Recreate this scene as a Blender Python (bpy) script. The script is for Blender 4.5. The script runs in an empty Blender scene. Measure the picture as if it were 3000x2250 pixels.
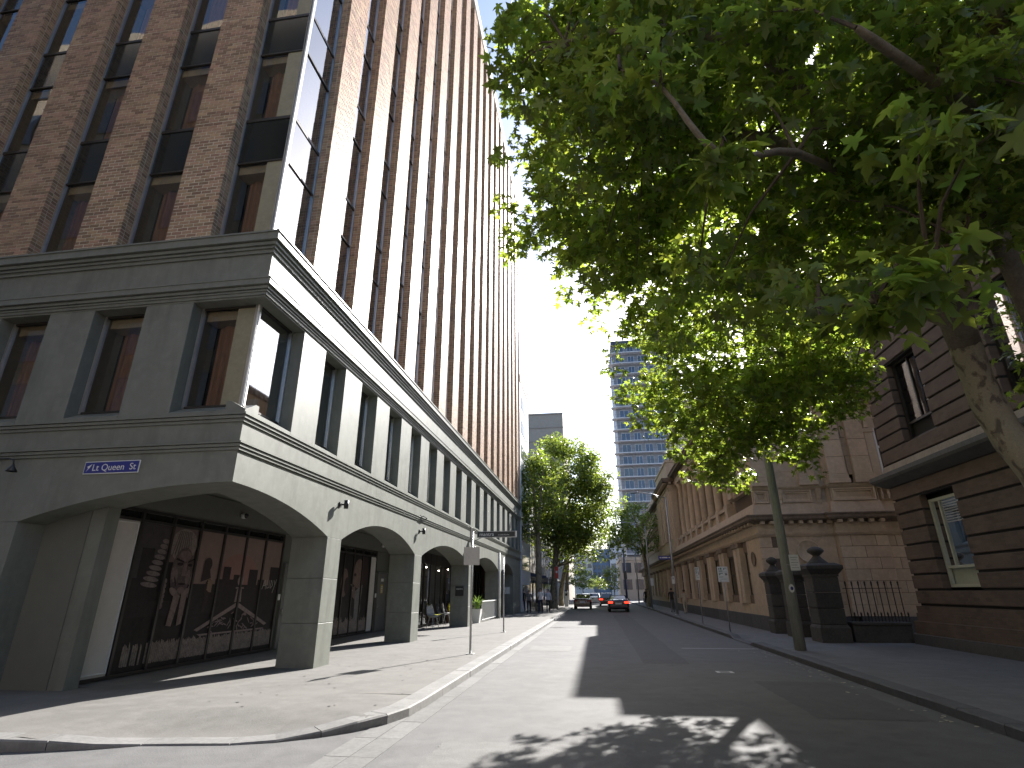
import bpy, bmesh, math, random
import numpy as np
from mathutils import Vector, Matrix
random.seed(7); RNG = np.random.default_rng(11)
SC = bpy.context.scene
COL = SC.collection
R_ = math.radians

# ------------------------------------------------------------------ camera
CAM_H = 1.65
def _n(v): return v / np.linalg.norm(v)
_f = 1604.0                                  # focal length in pixels of a 3000 px wide frame
_Y = _n(np.array([1752 - 1500, -(1733 - 1125), -_f]))          # street direction seen by the camera
_Z = np.array([1480 - 1500, -(-3100 - 1125), -_f]); _Z = _n(_Z - _Y * np.dot(_Z, _Y))
_X = np.cross(_Y, _Z)
CAMR = np.array([_X, _Y, _Z])                # world = CAMR @ camera
cam_d = bpy.data.cameras.new('camera'); cam = bpy.data.objects.new('camera', cam_d); COL.objects.link(cam)
cam_d.sensor_width = 36; cam_d.lens = 36 * _f / 3000; cam_d.clip_start = 0.05; cam_d.clip_end = 3000
M = Matrix([[*CAMR[0], 0], [*CAMR[1], 0], [*CAMR[2], CAM_H], [0, 0, 0, 1]])
cam.matrix_world = M
SC.camera = cam
def ray(dx, dy):
    """unit direction of a picture point (2212 x 1659 picture coordinates)"""
    return _n(CAMR @ np.array([dx * 1.3562 - 1500, -(dy * 1.3562 - 1125), -_f]))

# ------------------------------------------------------------------ light
SUN_AZ, SUN_EL = 22.3, 32.0                  # azimuth from +Y towards +X
world = bpy.data.worlds.new('World'); SC.world = world; world.use_nodes = True
wn = world.node_tree.nodes; wl = world.node_tree.links
sky = wn.new('ShaderNodeTexSky'); sky.sky_type = 'NISHITA'; sky.sun_disc = False
sky.sun_elevation = R_(SUN_EL); sky.sun_rotation = R_(SUN_AZ)
sky.air_density = 1.0; sky.dust_density = 1.6; sky.ozone_density = 3.0; sky.altitude = 20
wl.new(sky.outputs[0], wn['Background'].inputs[0]); wn['Background'].inputs[1].default_value = 0.095
sun_d = bpy.data.lights.new('sun', 'SUN'); sun_d.energy = 5.0; sun_d.angle = R_(0.53); sun_d.color = (1.0, 0.965, 0.92)
sun = bpy.data.objects.new('sun', sun_d); COL.objects.link(sun); sun.location = (30, 60, 60)
S = Vector((math.sin(R_(SUN_AZ)) * math.cos(R_(SUN_EL)), math.cos(R_(SUN_AZ)) * math.cos(R_(SUN_EL)), math.sin(R_(SUN_EL))))
sun.rotation_euler = S.to_track_quat('Z', 'Y').to_euler()
vs = SC.view_settings; vs.view_transform = 'Standard'; vs.look = 'None'; vs.gamma = 1; vs.use_curve_mapping = False
vs.exposure = 1.6
SC.render.engine = 'CYCLES'
SC.cycles.max_bounces = 6; SC.cycles.diffuse_bounces = 3; SC.cycles.glossy_bounces = 3
SC.cycles.transmission_bounces = 5; SC.cycles.transparent_max_bounces = 8
SC.cycles.caustics_reflective = False; SC.cycles.caustics_refractive = False
SC.cycles.use_denoising = True

# ------------------------------------------------------------------ helpers
class MB:
    """collects faces and builds ONE mesh object"""
    def __init__(s): s.v = []; s.f = []
    def quad(s, a, b, c, d):
        n = len(s.v); s.v += [a, b, c, d]; s.f.append((n, n + 1, n + 2, n + 3)); return s
    def poly(s, pts):
        n = len(s.v); s.v += list(pts); s.f.append(tuple(range(n, n + len(pts)))); return s
    def box(s, x0, x1, y0, y1, z0, z1):
        n = len(s.v)
        s.v += [(x0, y0, z0), (x1, y0, z0), (x1, y1, z0), (x0, y1, z0), (x0, y0, z1), (x1, y0, z1), (x1, y1, z1), (x0, y1, z1)]
        s.f += [tuple(n + i for i in q) for q in ((0, 3, 2, 1), (4, 5, 6, 7), (0, 1, 5, 4), (1, 2, 6, 5), (2, 3, 7, 6), (3, 0, 4, 7))]
        return s
    def bbox(s, x0, x1, y0, y1, z0, z1, b=0.01):
        """box with chamfered edges"""
        bm = bmesh.new(); r = bmesh.ops.create_cube(bm, size=1)
        for v in bm.verts: v.co = ((x0 + x1) / 2 + v.co.x * (x1 - x0), (y0 + y1) / 2 + v.co.y * (y1 - y0), (z0 + z1) / 2 + v.co.z * (z1 - z0))
        bmesh.ops.bevel(bm, geom=bm.edges[:], offset=b, segments=1, affect='EDGES')
        s.bm(bm); return s
    def bm(s, bm):
        n = len(s.v); bm.verts.index_update()
        s.v += [tuple(v.co) for v in bm.verts]; s.f += [tuple(n + v.index for v in f.verts) for f in bm.faces]; bm.free(); return s
    def prism(s, pts, vec):
        """closed polygon pts (3-D) swept along vec"""
        n = len(s.v); k = len(pts); vec = Vector(vec)
        s.v += [tuple(p) for p in pts] + [tuple(Vector(p) + vec) for p in pts]
        s.f.append(tuple(n + i for i in range(k))[::-1]); s.f.append(tuple(n + k + i for i in range(k)))
        for i in range(k):
            j = (i + 1) % k; s.f.append((n + i, n + j, n + k + j, n + k + i))
        return s
    def tube(s, pts, rad, seg=10, cap=True):
        pts = [Vector(p) for p in pts]; rad = rad if hasattr(rad, '__len__') else [rad] * len(pts)
        n0 = len(s.v); up = None
        for i, p in enumerate(pts):
            t = (pts[min(i + 1, len(pts) - 1)] - pts[max(i - 1, 0)]).normalized()
            if up is None: up = Vector((0, 0, 1)) if abs(t.z) < .9 else Vector((1, 0, 0))
            u = (up - t * up.dot(t)).normalized(); w = t.cross(u); up = u
            for k in range(seg):
                a = 2 * math.pi * k / seg; s.v.append(tuple(p + (u * math.cos(a) + w * math.sin(a)) * rad[i]))
        for i in range(len(pts) - 1):
            for k in range(seg):
                a = n0 + i * seg + k; b = n0 + i * seg + (k + 1) % seg
                s.f.append((a, b, b + seg, a + seg))
        if cap:
            s.f.append(tuple(n0 + k for k in range(seg))[::-1]); e = n0 + (len(pts) - 1) * seg; s.f.append(tuple(e + k for k in range(seg)))
        return s
    def lathe(s, prof, c=(0, 0, 0), seg=16, axis='Z'):
        n0 = len(s.v)
        for r, z in prof:
            for k in range(seg):
                a = 2 * math.pi * k / seg; p = (r * math.cos(a), r * math.sin(a), z)
                if axis == 'X': p = (p[2], p[0], p[1])
                if axis == 'Y': p = (p[0], p[2], p[1])
                s.v.append((c[0] + p[0], c[1] + p[1], c[2] + p[2]))
        for i in range(len(prof) - 1):
            for k in range(seg):
                a = n0 + i * seg + k; b = n0 + i * seg + (k + 1) % seg; s.f.append((a, b, b + seg, a + seg))
        s.f.append(tuple(n0 + k for k in range(seg))[::-1]); e = n0 + (len(prof) - 1) * seg; s.f.append(tuple(e + k for k in range(seg)))
        return s
    def sweep(s, prof, path, closed=False):
        """profile (out, z) swept along a plan path; 'out' is measured to the right of travel, mitred corners"""
        P = [Vector((p[0], p[1])) for p in path]; n0 = len(s.v); k = len(prof)
        for i, p in enumerate(P):
            d0 = (P[i] - P[i - 1]).normalized() if i else (P[1] - P[0]).normalized()
            d1 = (P[i + 1] - P[i]).normalized() if i < len(P) - 1 else d0
            n_0 = Vector((d0.y, -d0.x)); n_1 = Vector((d1.y, -d1.x)); m = (n_0 + n_1).normalized(); m /= max(.2, m.dot(n_0))
            for o, z in prof: s.v.append((p.x + m.x * o, p.y + m.y * o, z))
        for i in range(len(P) - 1):
            for j in range(k):
                a = n0 + i * k + j; b = n0 + i * k + (j + 1) % k; s.f.append((a, b, b + k, a + k))
        s.f.append(tuple(n0 + j for j in range(k))[::-1]); e = n0 + (len(P) - 1) * k; s.f.append(tuple(e + j for j in range(k)))
        return s
    def mesh(s, name, mat=None, smooth=False):
        me = bpy.data.meshes.new(name); me.from_pydata([tuple(v) for v in s.v], [], s.f)
        bm = bmesh.new(); bm.from_mesh(me); bmesh.ops.recalc_face_normals(bm, faces=bm.faces); bm.to_mesh(me); bm.free()
        if mat: me.materials.append(mat)
        if smooth: me.polygons.foreach_set('use_smooth', [True] * len(me.polygons))
        me.update(); return me
    def build(s, name, mat, parent=None, smooth=False, **k):
        return obj(name, s.mesh(name, mat, smooth), parent, **k)

def obj(name, me, parent=None, loc=None, rot=None, label=None, cat=None, group=None, kind=None):
    o = bpy.data.objects.new(name, me); COL.objects.link(o)
    if parent: o.parent = parent
    if loc is not None: o.location = loc
    if rot is not None: o.rotation_euler = rot
    return tag(o, label, cat, group, kind)
def tag(o, label=None, cat=None, group=None, kind=None):
    if label: o['label'] = label
    if cat: o['category'] = cat
    if group: o['group'] = group
    if kind: o['kind'] = kind
    return o
def empty(name, loc=(0, 0, 0), label=None, cat=None, group=None, kind=None, rz=0):
    o = bpy.data.objects.new(name, None); COL.objects.link(o); o.location = loc; o.rotation_euler = (0, 0, rz); o.empty_display_size = .2
    return tag(o, label, cat, group, kind)
def dup(o, parent=None, loc=None, rz=None):
    c = o.copy(); COL.objects.link(c); c.parent = parent
    if loc is not None: c.location = loc
    if rz is not None: c.rotation_euler.z = rz
    for ch in [x for x in COL.objects if x.parent == o]: dup(ch, c)
    return c
def smooth_by_angle(o, deg=35):
    me = o.data; bm = bmesh.new(); bm.from_mesh(me)
    for f in bm.faces: f.smooth = True
    for e in bm.edges:
        if len(e.link_faces) == 2 and e.calc_face_angle(0) > R_(deg): e.smooth = False
    bm.to_mesh(me); bm.free(); return o
def text_mesh(body, size, mat, depth=.002, font_shear=0, xs=1.0):
    cu = bpy.data.curves.new('lettering', 'FONT'); cu.body = body; cu.size = size; cu.extrude = depth; cu.align_x = 'CENTER'; cu.align_y = 'CENTER'; cu.shear = font_shear
    t = bpy.data.objects.new('lettering', cu); COL.objects.link(t)
    dg = bpy.context.evaluated_depsgraph_get(); me = bpy.data.meshes.new_from_object(t.evaluated_get(dg))
    bpy.data.objects.remove(t); bpy.data.curves.remove(cu)
    if xs != 1: me.transform(Matrix.Diagonal((xs, 1, 1, 1)))
    me.materials.clear(); me.materials.append(mat); return me

# ------------------------------------------------------------------ materials
def mat(name, col, rough=.7, var=.0, scale=3.0, bump=0.0, bscale=60.0, metal=0.0, stain=0.0, stain_col=None, spec=.5, per_island=0.0, stretch=None, detail=6, speck=0.0):
    m = bpy.data.materials.new(name); m.use_nodes = True; nt = m.node_tree; N = nt.nodes; L = nt.links; b = N['Principled BSDF']
    b.inputs['Roughness'].default_value = rough; b.inputs['Metallic'].default_value = metal; b.inputs['Specular IOR Level'].default_value = spec
    geo = N.new('ShaderNodeNewGeometry'); cur = None
    rgb = N.new('ShaderNodeRGB'); rgb.outputs[0].default_value = (*col, 1); cur = rgb.outputs[0]
    src = geo.outputs['Position']
    if stretch:
        mp = N.new('ShaderNodeMapping'); mp.inputs['Scale'].default_value = stretch; L.new(src, mp.inputs[0]); src_s = mp.outputs[0]
    else: src_s = src
    def mixcol(fac, c2, mode='MIX'):
        nonlocal cur
        mx = N.new('ShaderNodeMix'); mx.data_type = 'RGBA'; mx.blend_type = mode; mx.clamp_factor = True
        if isinstance(fac, float): mx.inputs[0].default_value = fac
        else: L.new(fac, mx.inputs[0])
        L.new(cur, mx.inputs[6])
        if isinstance(c2, tuple): mx.inputs[7].default_value = (*c2, 1)
        else: L.new(c2, mx.inputs[7])
        cur = mx.outputs[2]
    def noise(sc, det=detail, ro=.6, s=None):
        t = N.new('ShaderNodeTexNoise'); t.inputs['Scale'].default_value = sc; t.inputs['Detail'].default_value = det; t.inputs['Roughness'].default_value = ro
        L.new(s or src, t.inputs['Vector']); return t.outputs['Fac']
    def ramp(fac, a, c):
        r = N.new('ShaderNodeMapRange'); r.inputs[1].default_value = a; r.inputs[2].default_value = c; L.new(fac, r.inputs[0]); return r.outputs[0]
    if var:
        f = noise(scale, s=src_s)
        mixcol(ramp(f, .38, .68), tuple(max(0, c * (1 - var)) for c in col))
        f2 = noise(scale * 4.3, s=src_s); mixcol(ramp(f2, .45, .75), tuple(min(1, c * (1 + var * .8)) for c in col))
    if stain:
        mp = N.new('ShaderNodeMapping'); mp.inputs['Scale'].default_value = (2.2, 2.2, .35); L.new(src, mp.inputs[0])
        f = noise(1.6, s=mp.outputs[0]); fm = ramp(f, .50, .72)
        mu = N.new('ShaderNodeMath'); mu.operation = 'MULTIPLY'; mu.inputs[1].default_value = stain; L.new(fm, mu.inputs[0])
        mixcol(mu.outputs[0], stain_col or tuple(c * .45 for c in col))
    if speck:
        f = noise(bscale * 1.4, 2, .9); mixcol(ramp(f, .60, .75), tuple(min(1, c * (1 + speck)) for c in col))
        f = noise(bscale * 1.1, 2, .9); mixcol(ramp(f, .62, .78), tuple(c * (1 - min(.8, speck)) for c in col))
    if per_island:
        oi = N.new('ShaderNodeObjectInfo'); ad = N.new('ShaderNodeMath'); ad.operation = 'ADD'
        L.new(geo.outputs['Random Per Island'], ad.inputs[0]); L.new(oi.outputs['Random'], ad.inputs[1])
        fr = N.new('ShaderNodeMath'); fr.operation = 'FRACT'; L.new(ad.outputs[0], fr.inputs[0])
        hs = N.new('ShaderNodeHueSaturation')
        L.new(cur, hs.inputs['Color'])
        r = N.new('ShaderNodeMapRange'); r.inputs[3].default_value = 1 - per_island; r.inputs[4].default_value = 1 + per_island; L.new(fr.outputs[0], r.inputs[0]); L.new(r.outputs[0], hs.inputs['Value'])
        m2 = N.new('ShaderNodeMath'); m2.operation = 'MULTIPLY'; m2.inputs[1].default_value = 7.13; L.new(fr.outputs[0], m2.inputs[0])
        f3 = N.new('ShaderNodeMath'); f3.operation = 'FRACT'; L.new(m2.outputs[0], f3.inputs[0])
        r2 = N.new('ShaderNodeMapRange'); r2.inputs[3].default_value = .5 - .04 * per_island; r2.inputs[4].default_value = .5 + .04 * per_island; L.new(f3.outputs[0], r2.inputs[0]); L.new(r2.outputs[0], hs.inputs['Hue'])
        cur = hs.outputs[0]
    L.new(cur, b.inputs['Base Color'])
    if bump:
        f = noise(bscale, 8, .65); bp = N.new('ShaderNodeBump'); bp.inputs['Strength'].default_value = bump; bp.inputs['Distance'].default_value = .4 / bscale
        L.new(f, bp.inputs['Height']); L.new(bp.outputs[0], b.inputs['Normal'])
    if var and rough > .25:
        r = N.new('ShaderNodeMapRange'); r.inputs[3].default_value = rough - .08; r.inputs[4].default_value = min(1, rough + .1); L.new(noise(scale * 2.2), r.inputs[0]); L.new(r.outputs[0], b.inputs['Roughness'])
    return m
def emit(name, col, s):
    m = bpy.data.materials.new(name); m.use_nodes = True; b = m.node_tree.nodes['Principled BSDF']
    b.inputs['Base Color'].default_value = (*col, 1); b.inputs['Emission Color'].default_value = (*col, 1); b.inputs['Emission Strength'].default_value = s; return m
def glass(name, tint=(.75, .8, .85), refl=.08, rough=.015, wav=0.15):
    """window pane: see-through with a Fresnel reflection"""
    m = bpy.data.materials.new(name); m.use_nodes = True; nt = m.node_tree; N = nt.nodes; L = nt.links
    N.remove(N['Principled BSDF']); out = N['Material Output']
    tr = N.new('ShaderNodeBsdfTransparent'); tr.inputs[0].default_value = (*tint, 1)
    gl = N.new('ShaderNodeBsdfGlossy'); gl.inputs['Roughness'].default_value = rough; gl.inputs[0].default_value = (.95, .97, 1, 1)
    lw = N.new('ShaderNodeFresnel'); lw.inputs[0].default_value = 1.5
    r = N.new('ShaderNodeMapRange'); r.inputs[3].default_value = refl; r.inputs[4].default_value = 1; L.new(lw.outputs[0], r.inputs[0])
    mx = N.new('ShaderNodeMixShader'); L.new(r.outputs[0], mx.inputs[0]); L.new(tr.outputs[0], mx.inputs[1]); L.new(gl.outputs[0], mx.inputs[2])
    if wav:
        t = N.new('ShaderNodeTexNoise'); t.inputs['Scale'].default_value = .9; t.inputs['Detail'].default_value = 1; g = N.new('ShaderNodeNewGeometry'); L.new(g.outputs['Position'], t.inputs[0])
        bp = N.new('ShaderNodeBump'); bp.inputs['Strength'].default_value = wav; bp.inputs['Distance'].default_value = .02; L.new(t.outputs['Fac'], bp.inputs['Height']); L.new(bp.outputs[0], gl.inputs['Normal'])
    L.new(mx.outputs[0], out.inputs[0]); return m
def leaf_mat(name, col, trans, mixf=.42, var=.35):
    m = bpy.data.materials.new(name); m.use_nodes = True; nt = m.node_tree; N = nt.nodes; L = nt.links
    b = N['Principled BSDF']; out = N['Material Output']; b.inputs['Roughness'].default_value = .36; b.inputs['Specular IOR Level'].default_value = .5
    g = N.new('ShaderNodeNewGeometry')
    def hs(c):
        h = N.new('ShaderNodeHueSaturation'); h.inputs['Color'].default_value = (*c, 1)
        r = N.new('ShaderNodeMapRange'); r.inputs[3].default_value = 1 - var; r.inputs[4].default_value = 1 + var; L.new(g.outputs['Random Per Island'], r.inputs[0]); L.new(r.outputs[0], h.inputs['Value'])
        mm = N.new('ShaderNodeMath'); mm.operation = 'MULTIPLY'; mm.inputs[1].default_value = 9.7; L.new(g.outputs['Random Per Island'], mm.inputs[0]); fr = N.new('ShaderNodeMath'); fr.operation = 'FRACT'; L.new(mm.outputs[0], fr.inputs[0])
        r2 = N.new('ShaderNodeMapRange'); r2.inputs[3].default_value = .475; r2.inputs[4].default_value = .515; L.new(fr.outputs[0], r2.inputs[0]); L.new(r2.outputs[0], h.inputs['Hue']); return h.outputs[0]
    L.new(hs(col), b.inputs['Base Color'])
    t = N.new('ShaderNodeBsdfTranslucent'); L.new(hs(trans), t.inputs[0])
    mx = N.new('ShaderNodeMixShader'); mx.inputs[0].default_value = mixf; L.new(b.outputs[0], mx.inputs[1]); L.new(t.outputs[0], mx.inputs[2]); L.new(mx.outputs[0], out.inputs[0]); return m

MT = {}
MT['asphalt'] = mat('asphalt', (.122, .120, .118), .85, .2, .55, .6, 42, speck=.85, stain=.3)
MT['pave'] = mat('asphalt_footpath', (.145, .139, .127), .88, .2, .8, .5, 46, speck=.7, stain=.4, stain_col=(.105, .095, .082))
MT['pave_r'] = mat('asphalt_footpath_grey', (.16, .158, .158), .85, .2, 1.0, .5, 46, speck=.6)  # neutral grey asphalt of the right-hand footpath
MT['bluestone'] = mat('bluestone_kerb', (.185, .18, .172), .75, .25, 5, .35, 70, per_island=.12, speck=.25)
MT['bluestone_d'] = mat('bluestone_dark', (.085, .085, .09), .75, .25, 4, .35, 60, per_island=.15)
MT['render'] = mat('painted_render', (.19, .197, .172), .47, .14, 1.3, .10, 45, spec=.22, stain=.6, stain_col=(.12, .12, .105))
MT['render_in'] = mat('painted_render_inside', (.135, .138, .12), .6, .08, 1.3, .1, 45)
MT['mould'] = mat('painted_moulding', (.185, .192, .168), .40, .10, 2.0, .06, 40, stain=.3, spec=.3)
MT['brick'] = mat('clay_brick', (.335, .215, .138), .52, .22, 9, .3, 110, per_island=.34, spec=.22, stain=.3, stain_col=(.19, .135, .10))
MT['mortar'] = mat('mortar', (.60, .54, .44), .9, .12, 8, .3, 90)
MT['ali'] = mat('aluminium_frame', (.55, .54, .52), .35, .1, 4, metal=.85)
MT['bronze'] = mat('dark_bronze_frame', (.045, .04, .036), .4, .1, 4, metal=.3)
MT['spandrel'] = mat('dark_spandrel', (.018, .02, .018), .12, .2, 2)
MT['curtain'] = mat('brown_curtain', (.24, .12, .07), .9, .35, 5, .0, stretch=(3, 3, .25))
MT['pelmet'] = mat('beige_pelmet', (.36, .29, .19), .8, .15, 4)
MT['jamb'] = mat('olive_reveal', (.26, .235, .16), .6, .15, 3)
MT['dark'] = mat('interior_dark', (.02, .019, .018), .9)
MT['glass'] = glass('window_pane', (.85, .86, .85), .05)
MT['glass_sky'] = glass('street_pane', (.5, .54, .6), .30, .03)
MT['white'] = mat('white_paint', (.72, .72, .70), .5, .06, 3)
MT['black'] = mat('black_paint', (.016, .016, .017), .4, .2, 5)
MT['steel'] = mat('galvanised_steel', (.42, .42, .42), .42, .2, 6, metal=.7)
MT['steel_back'] = mat('sign_back', (.36, .36, .36), .45, .12, 7, metal=.6)
MT['roofm'] = mat('roof_membrane', (.3, .3, .29), .9, .1, 2)

MT['spandrel_street'] = glass('street_spandrel', (.03, .03, .03), .26, .04)
# ------------------------------------------------------------------ ground, road, footpaths, kerbs
road = MB()
road.quad((-900, -600, 0), (900, -600, 0), (900, 1500, 0), (-900, 1500, 0))
road.build('road', MT['asphalt'], kind='structure', label='grey asphalt carriageway running straight up the street')

def kerb_run(name, path, ztop, wid, mats, parent, step=1.0, under=-.12):
    """stones laid along a plan path (left side of travel = footpath); ztop is a function of the distance index"""
    P = [Vector(p) for p in path]; acc = [0]
    for a, b in zip(P, P[1:]): acc.append(acc[-1] + (b - a).length)
    def at(s):
        s = min(max(s, 0), acc[-1] - 1e-6)
        for i in range(len(P) - 1):
            if s <= acc[i + 1]:
                t = (s - acc[i]) / (acc[i + 1] - acc[i]); p = P[i].lerp(P[i + 1], t); d = (P[i + 1] - P[i]).normalized(); return p, d
    nrm = []
    for i in range(len(P)):
        d = (P[min(i + 1, len(P) - 1)] - P[max(i - 1, 0)]).normalized(); nrm.append(Vector((-d.y, d.x)))
    def n_at(s):
        s = min(max(s, 0), acc[-1] - 1e-6)
        for i in range(len(P) - 1):
            if s <= acc[i + 1]:
                t = (s - acc[i]) / (acc[i + 1] - acc[i]); return nrm[i].lerp(nrm[i + 1], t).normalized()
    s = 0; objs = []
    while s < acc[-1] - .1:
        L = min(step * random.uniform(.85, 1.2), acc[-1] - s); m = MB(); g = .006
        prof = []
        for ss in (s + g, s + L / 2, s + L - g):
            p, _ = at(ss); n = n_at(ss); z = ztop(p); b = .018; dz = random.uniform(-.002, .002)
            o = random.uniform(-.004, .004)
            q = [p - n * o, p - n * o, p + n * b, p + n * wid, p + n * wid]; zz = [under, z - b + dz, z + dz, z + dz, under]
            prof.append([(a.x, a.y, c) for a, c in zip(q, zz)])
        for i in range(2):
            for j in range(4): m.quad(prof[i][j], prof[i][j + 1], prof[i + 1][j + 1], prof[i + 1][j])
        m.poly(prof[0]); m.poly(prof[2][::-1])
        objs.append(m.build('kerb_stone', mats, parent)); s += L
    return objs

# left kerb: starts far up the street, comes towards the camera, turns into the side street; footpath on its right => mirror by walking outwards
def zl(p):
    if p.y > 7.9 and p.x > -3.6: z = .13 if not (37 < p.y < 41) else .03
    elif p.x > -4.0: z = .02 + .11 * max(0, min(1, (p.y - 7.0) / .9))
    elif p.x > -5.45: z = .02
    else: z = .02 + .11 * min(1, (-5.45 - p.x) / 1.1)
    return z
kl = [(-25, 6.05), (-9, 6.08), (-7, 6.2), (-5.9, 6.45), (-5.3, 6.72), (-4.7, 6.8), (-4.2, 6.88), (-3.85, 7.05), (-3.45, 7.36), (-3.1, 7.75), (-2.85, 8.15), (-2.75, 8.6), (-2.72, 9.2), (-2.72, 46.4), (-2.72, 100)]
kerb_l = empty('kerb_left', kind='structure', label='pale bluestone kerb round the hotel corner')
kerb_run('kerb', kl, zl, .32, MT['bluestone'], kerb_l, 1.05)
kr = [(4.78, -8), (4.78, 20), (4.9, 60), (4.7, 110)]
zr = lambda p: .13 if not (20.2 < p.y < 23.4) else .03
kerb_r = empty('kerb_right', kind='structure', label='bluestone kerb in front of the brick and sandstone buildings')
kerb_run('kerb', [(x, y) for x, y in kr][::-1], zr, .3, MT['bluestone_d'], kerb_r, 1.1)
# gutter stones
MT['gutter'] = mat('gutter_stone_grey', (.15, .147, .141), .8, .25, 5, .4, 60, per_island=.15, speck=.4)
gut = empty('gutter', kind='structure', label='pale stone gutter strip crossing the mouth of the side street')
y = 2.0
while y < 8.4:
    L = random.uniform(.8, 1.1)
    for x0, x1 in ((-3.02 + .02 * max(0, 6 - y), -2.745), (-2.735, -2.44)):
        MB().box(x0, x1, y + .005, y + L - .005, -.1, .006 + random.uniform(-.002, .002)).build('gutter_stone', MT['gutter'], gut)
    y += L
while y < 46:
    L = random.uniform(.9, 1.3)
    MB().box(-2.71, -2.45, y + .004, y + L - .004, -.1, .006 + random.uniform(-.002, .002)).build('gutter_stone', MT['gutter'], gut); y += L
# left footpath
def strip(m, ks, bs):
    for (k0, k1), (b0, b1) in zip(zip(ks, ks[1:]), zip(bs, bs[1:])):
        m0 = Vector(k0).lerp(Vector(b0), min(.9, 1.1 / max(.2, (Vector(b0) - Vector(k0)).length))); m1 = Vector(k1).lerp(Vector(b1), min(.9, 1.1 / max(.2, (Vector(b1) - Vector(k1)).length)))
        m0.z = m1.z = .13
        m.quad(k0, k1, tuple(m1), tuple(m0)); m.quad(tuple(m0), tuple(m1), b1, b0)
fp = MB()
def inner(i):
    P = [Vector(p) for p in kl]; d = (P[min(i + 1, len(P) - 1)] - P[max(i - 1, 0)]).normalized(); q = P[i] + Vector((-d.y, d.x)) * .315; return (q.x, q.y, zl(P[i]) - .002)
ks = [inner(i) for i in range(len(kl))]
strip(fp, [ks[0], ks[1], (-7.95, 6.3, ks[1][2] - .004)], [(-25, 9.6, .124), (-9, 9.6, .124), (-7.95, 9.6, .124)])
_KP = [Vector(p) for p in kl]
def kerb_near(p):
    """distance from the outer kerb line (positive on the footpath side) and the nearest point"""
    best = None
    for a_, b_ in zip(_KP, _KP[1:]):
        d = b_ - a_; t = max(0, min(1, (p - a_).dot(d) / d.length_squared)); q = a_ + d * t; l = (p - q).length
        if best is None or l < best[0]: best = (l, q, (d.x * (p.y - a_.y) - d.y * (p.x - a_.x)) > 0)
    return (best[0] if best[2] else -best[0]), best[1]
gx = np.linspace(-8.0, -2.6, 55); gy = np.linspace(6.0, 9.6, 37); Gz = {}
for i, x in enumerate(gx):
    for j, y in enumerate(gy):
        d, q = kerb_near(Vector((x, y)))
        if d > .02: f_ = max(0, min(1, 1 - (d - .3) / 1.3)); f_ = f_ * f_ * (3 - 2 * f_); Gz[i, j] = .128 + (zl(q) - .008 - .128) * f_
fan = MB(); idx = {}
for k, z in Gz.items(): idx[k] = len(fan.v); fan.v.append((gx[k[0]], gy[k[1]], z))
for (i, j) in Gz:
    q = [(i, j), (i + 1, j), (i + 1, j + 1), (i, j + 1)]
    if all(k in Gz for k in q): fan.f.append(tuple(idx[k] for k in q))
fan.build('footpath', MT['pave'], None, True, kind='structure', label='pale asphalt corner of the footpath dipping to the kerb ramp')
fp.quad((-3.04, 9.6, .128), (-3.04, 37, .128), (-13, 37, .128), (-13, 9.6, .128))
fp.quad((-3.04, 37, .128), (-3.04, 41, .026), (-13, 41, .128), (-13, 37, .128)); fp.quad((-3.04, 41, .026), (-3.04, 42, .128), (-13, 42, .128), (-13, 41, .128))
fp.quad((-3.04, 42, .128), (-3.04, 100, .128), (-13, 100, .128), (-13, 42, .128))
fp.build('footpath', MT['pave'], kind='structure', label='pale asphalt footpath beneath the hotel arcade')
fr = MB()
for y0, y1, z0, z1 in ((-8, 20.2, .128, .128), (20.2, 20.9, .128, .028), (20.9, 22.7, .028, .028), (22.7, 23.4, .028, .128), (23.4, 110, .128, .128)):
    fr.quad((5.07, y0, z0), (5.07, y1, z1), (6.1, y1, .128), (6.1, y0, .128)); fr.quad((6.1, y0, .128), (6.1, y1, .128), (16, y1, .128), (16, y0, .128))
fr.build('footpath', MT['pave_r'], kind='structure', label='grey asphalt footpath in front of the sandstone courthouse')
# painted marks on the road
mk = mat('road_paint', (.62, .62, .60), .7, .25, 12)
b = MB()
for x0, x1, y0, y1 in ((2.44, 2.80, 13.68, 13.74), (2.44, 2.80, 13.92, 13.98), (2.44, 2.52, 13.74, 13.92), (2.72, 2.80, 13.74, 13.92)): b.quad((x0, y0, .008), (x1, y0, .008), (x1, y1, .008), (x0, y1, .008))
b.build('road_marking', mk, kind='structure', label='small white painted square outline on the asphalt')
b = MB(); b.quad((2.45, 19.2, .004), (4.7, 19.2, .004), (4.7, 19.27, .004), (2.45, 19.27, .004))
b.build('road_marking', mk, kind='structure', label='thin white line across the kerb lane near the driveway')
b = MB().box(.0, .62, 20.2, 20.85, -.02, .006); b.build('manhole_cover', mat('iron_cover', (.06, .058, .056), .7, .3, 12, .5, 40), label='round-cornered grey metal service cover flush in the road', cat='manhole cover')
# litter: fallen leaves in the right gutter
lm = mat('dry_leaf', (.42, .40, .30), .8, .3, 20)
b = MB()
for k in range(70):
    x = 4.72 - abs(random.gauss(0, .25)); y = random.uniform(8.5, 20); s = random.uniform(.02, .045); a = random.uniform(0, 6.3)
    b.poly([(x + s * math.cos(a + t), y + s * math.sin(a + t), .006 + random.uniform(0, .012)) for t in (0, 1.9, 3.1, 4.6)])
b.build('fallen_leaves', lm, kind='stuff', label='scattered pale leaves and litter in the gutter')

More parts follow.
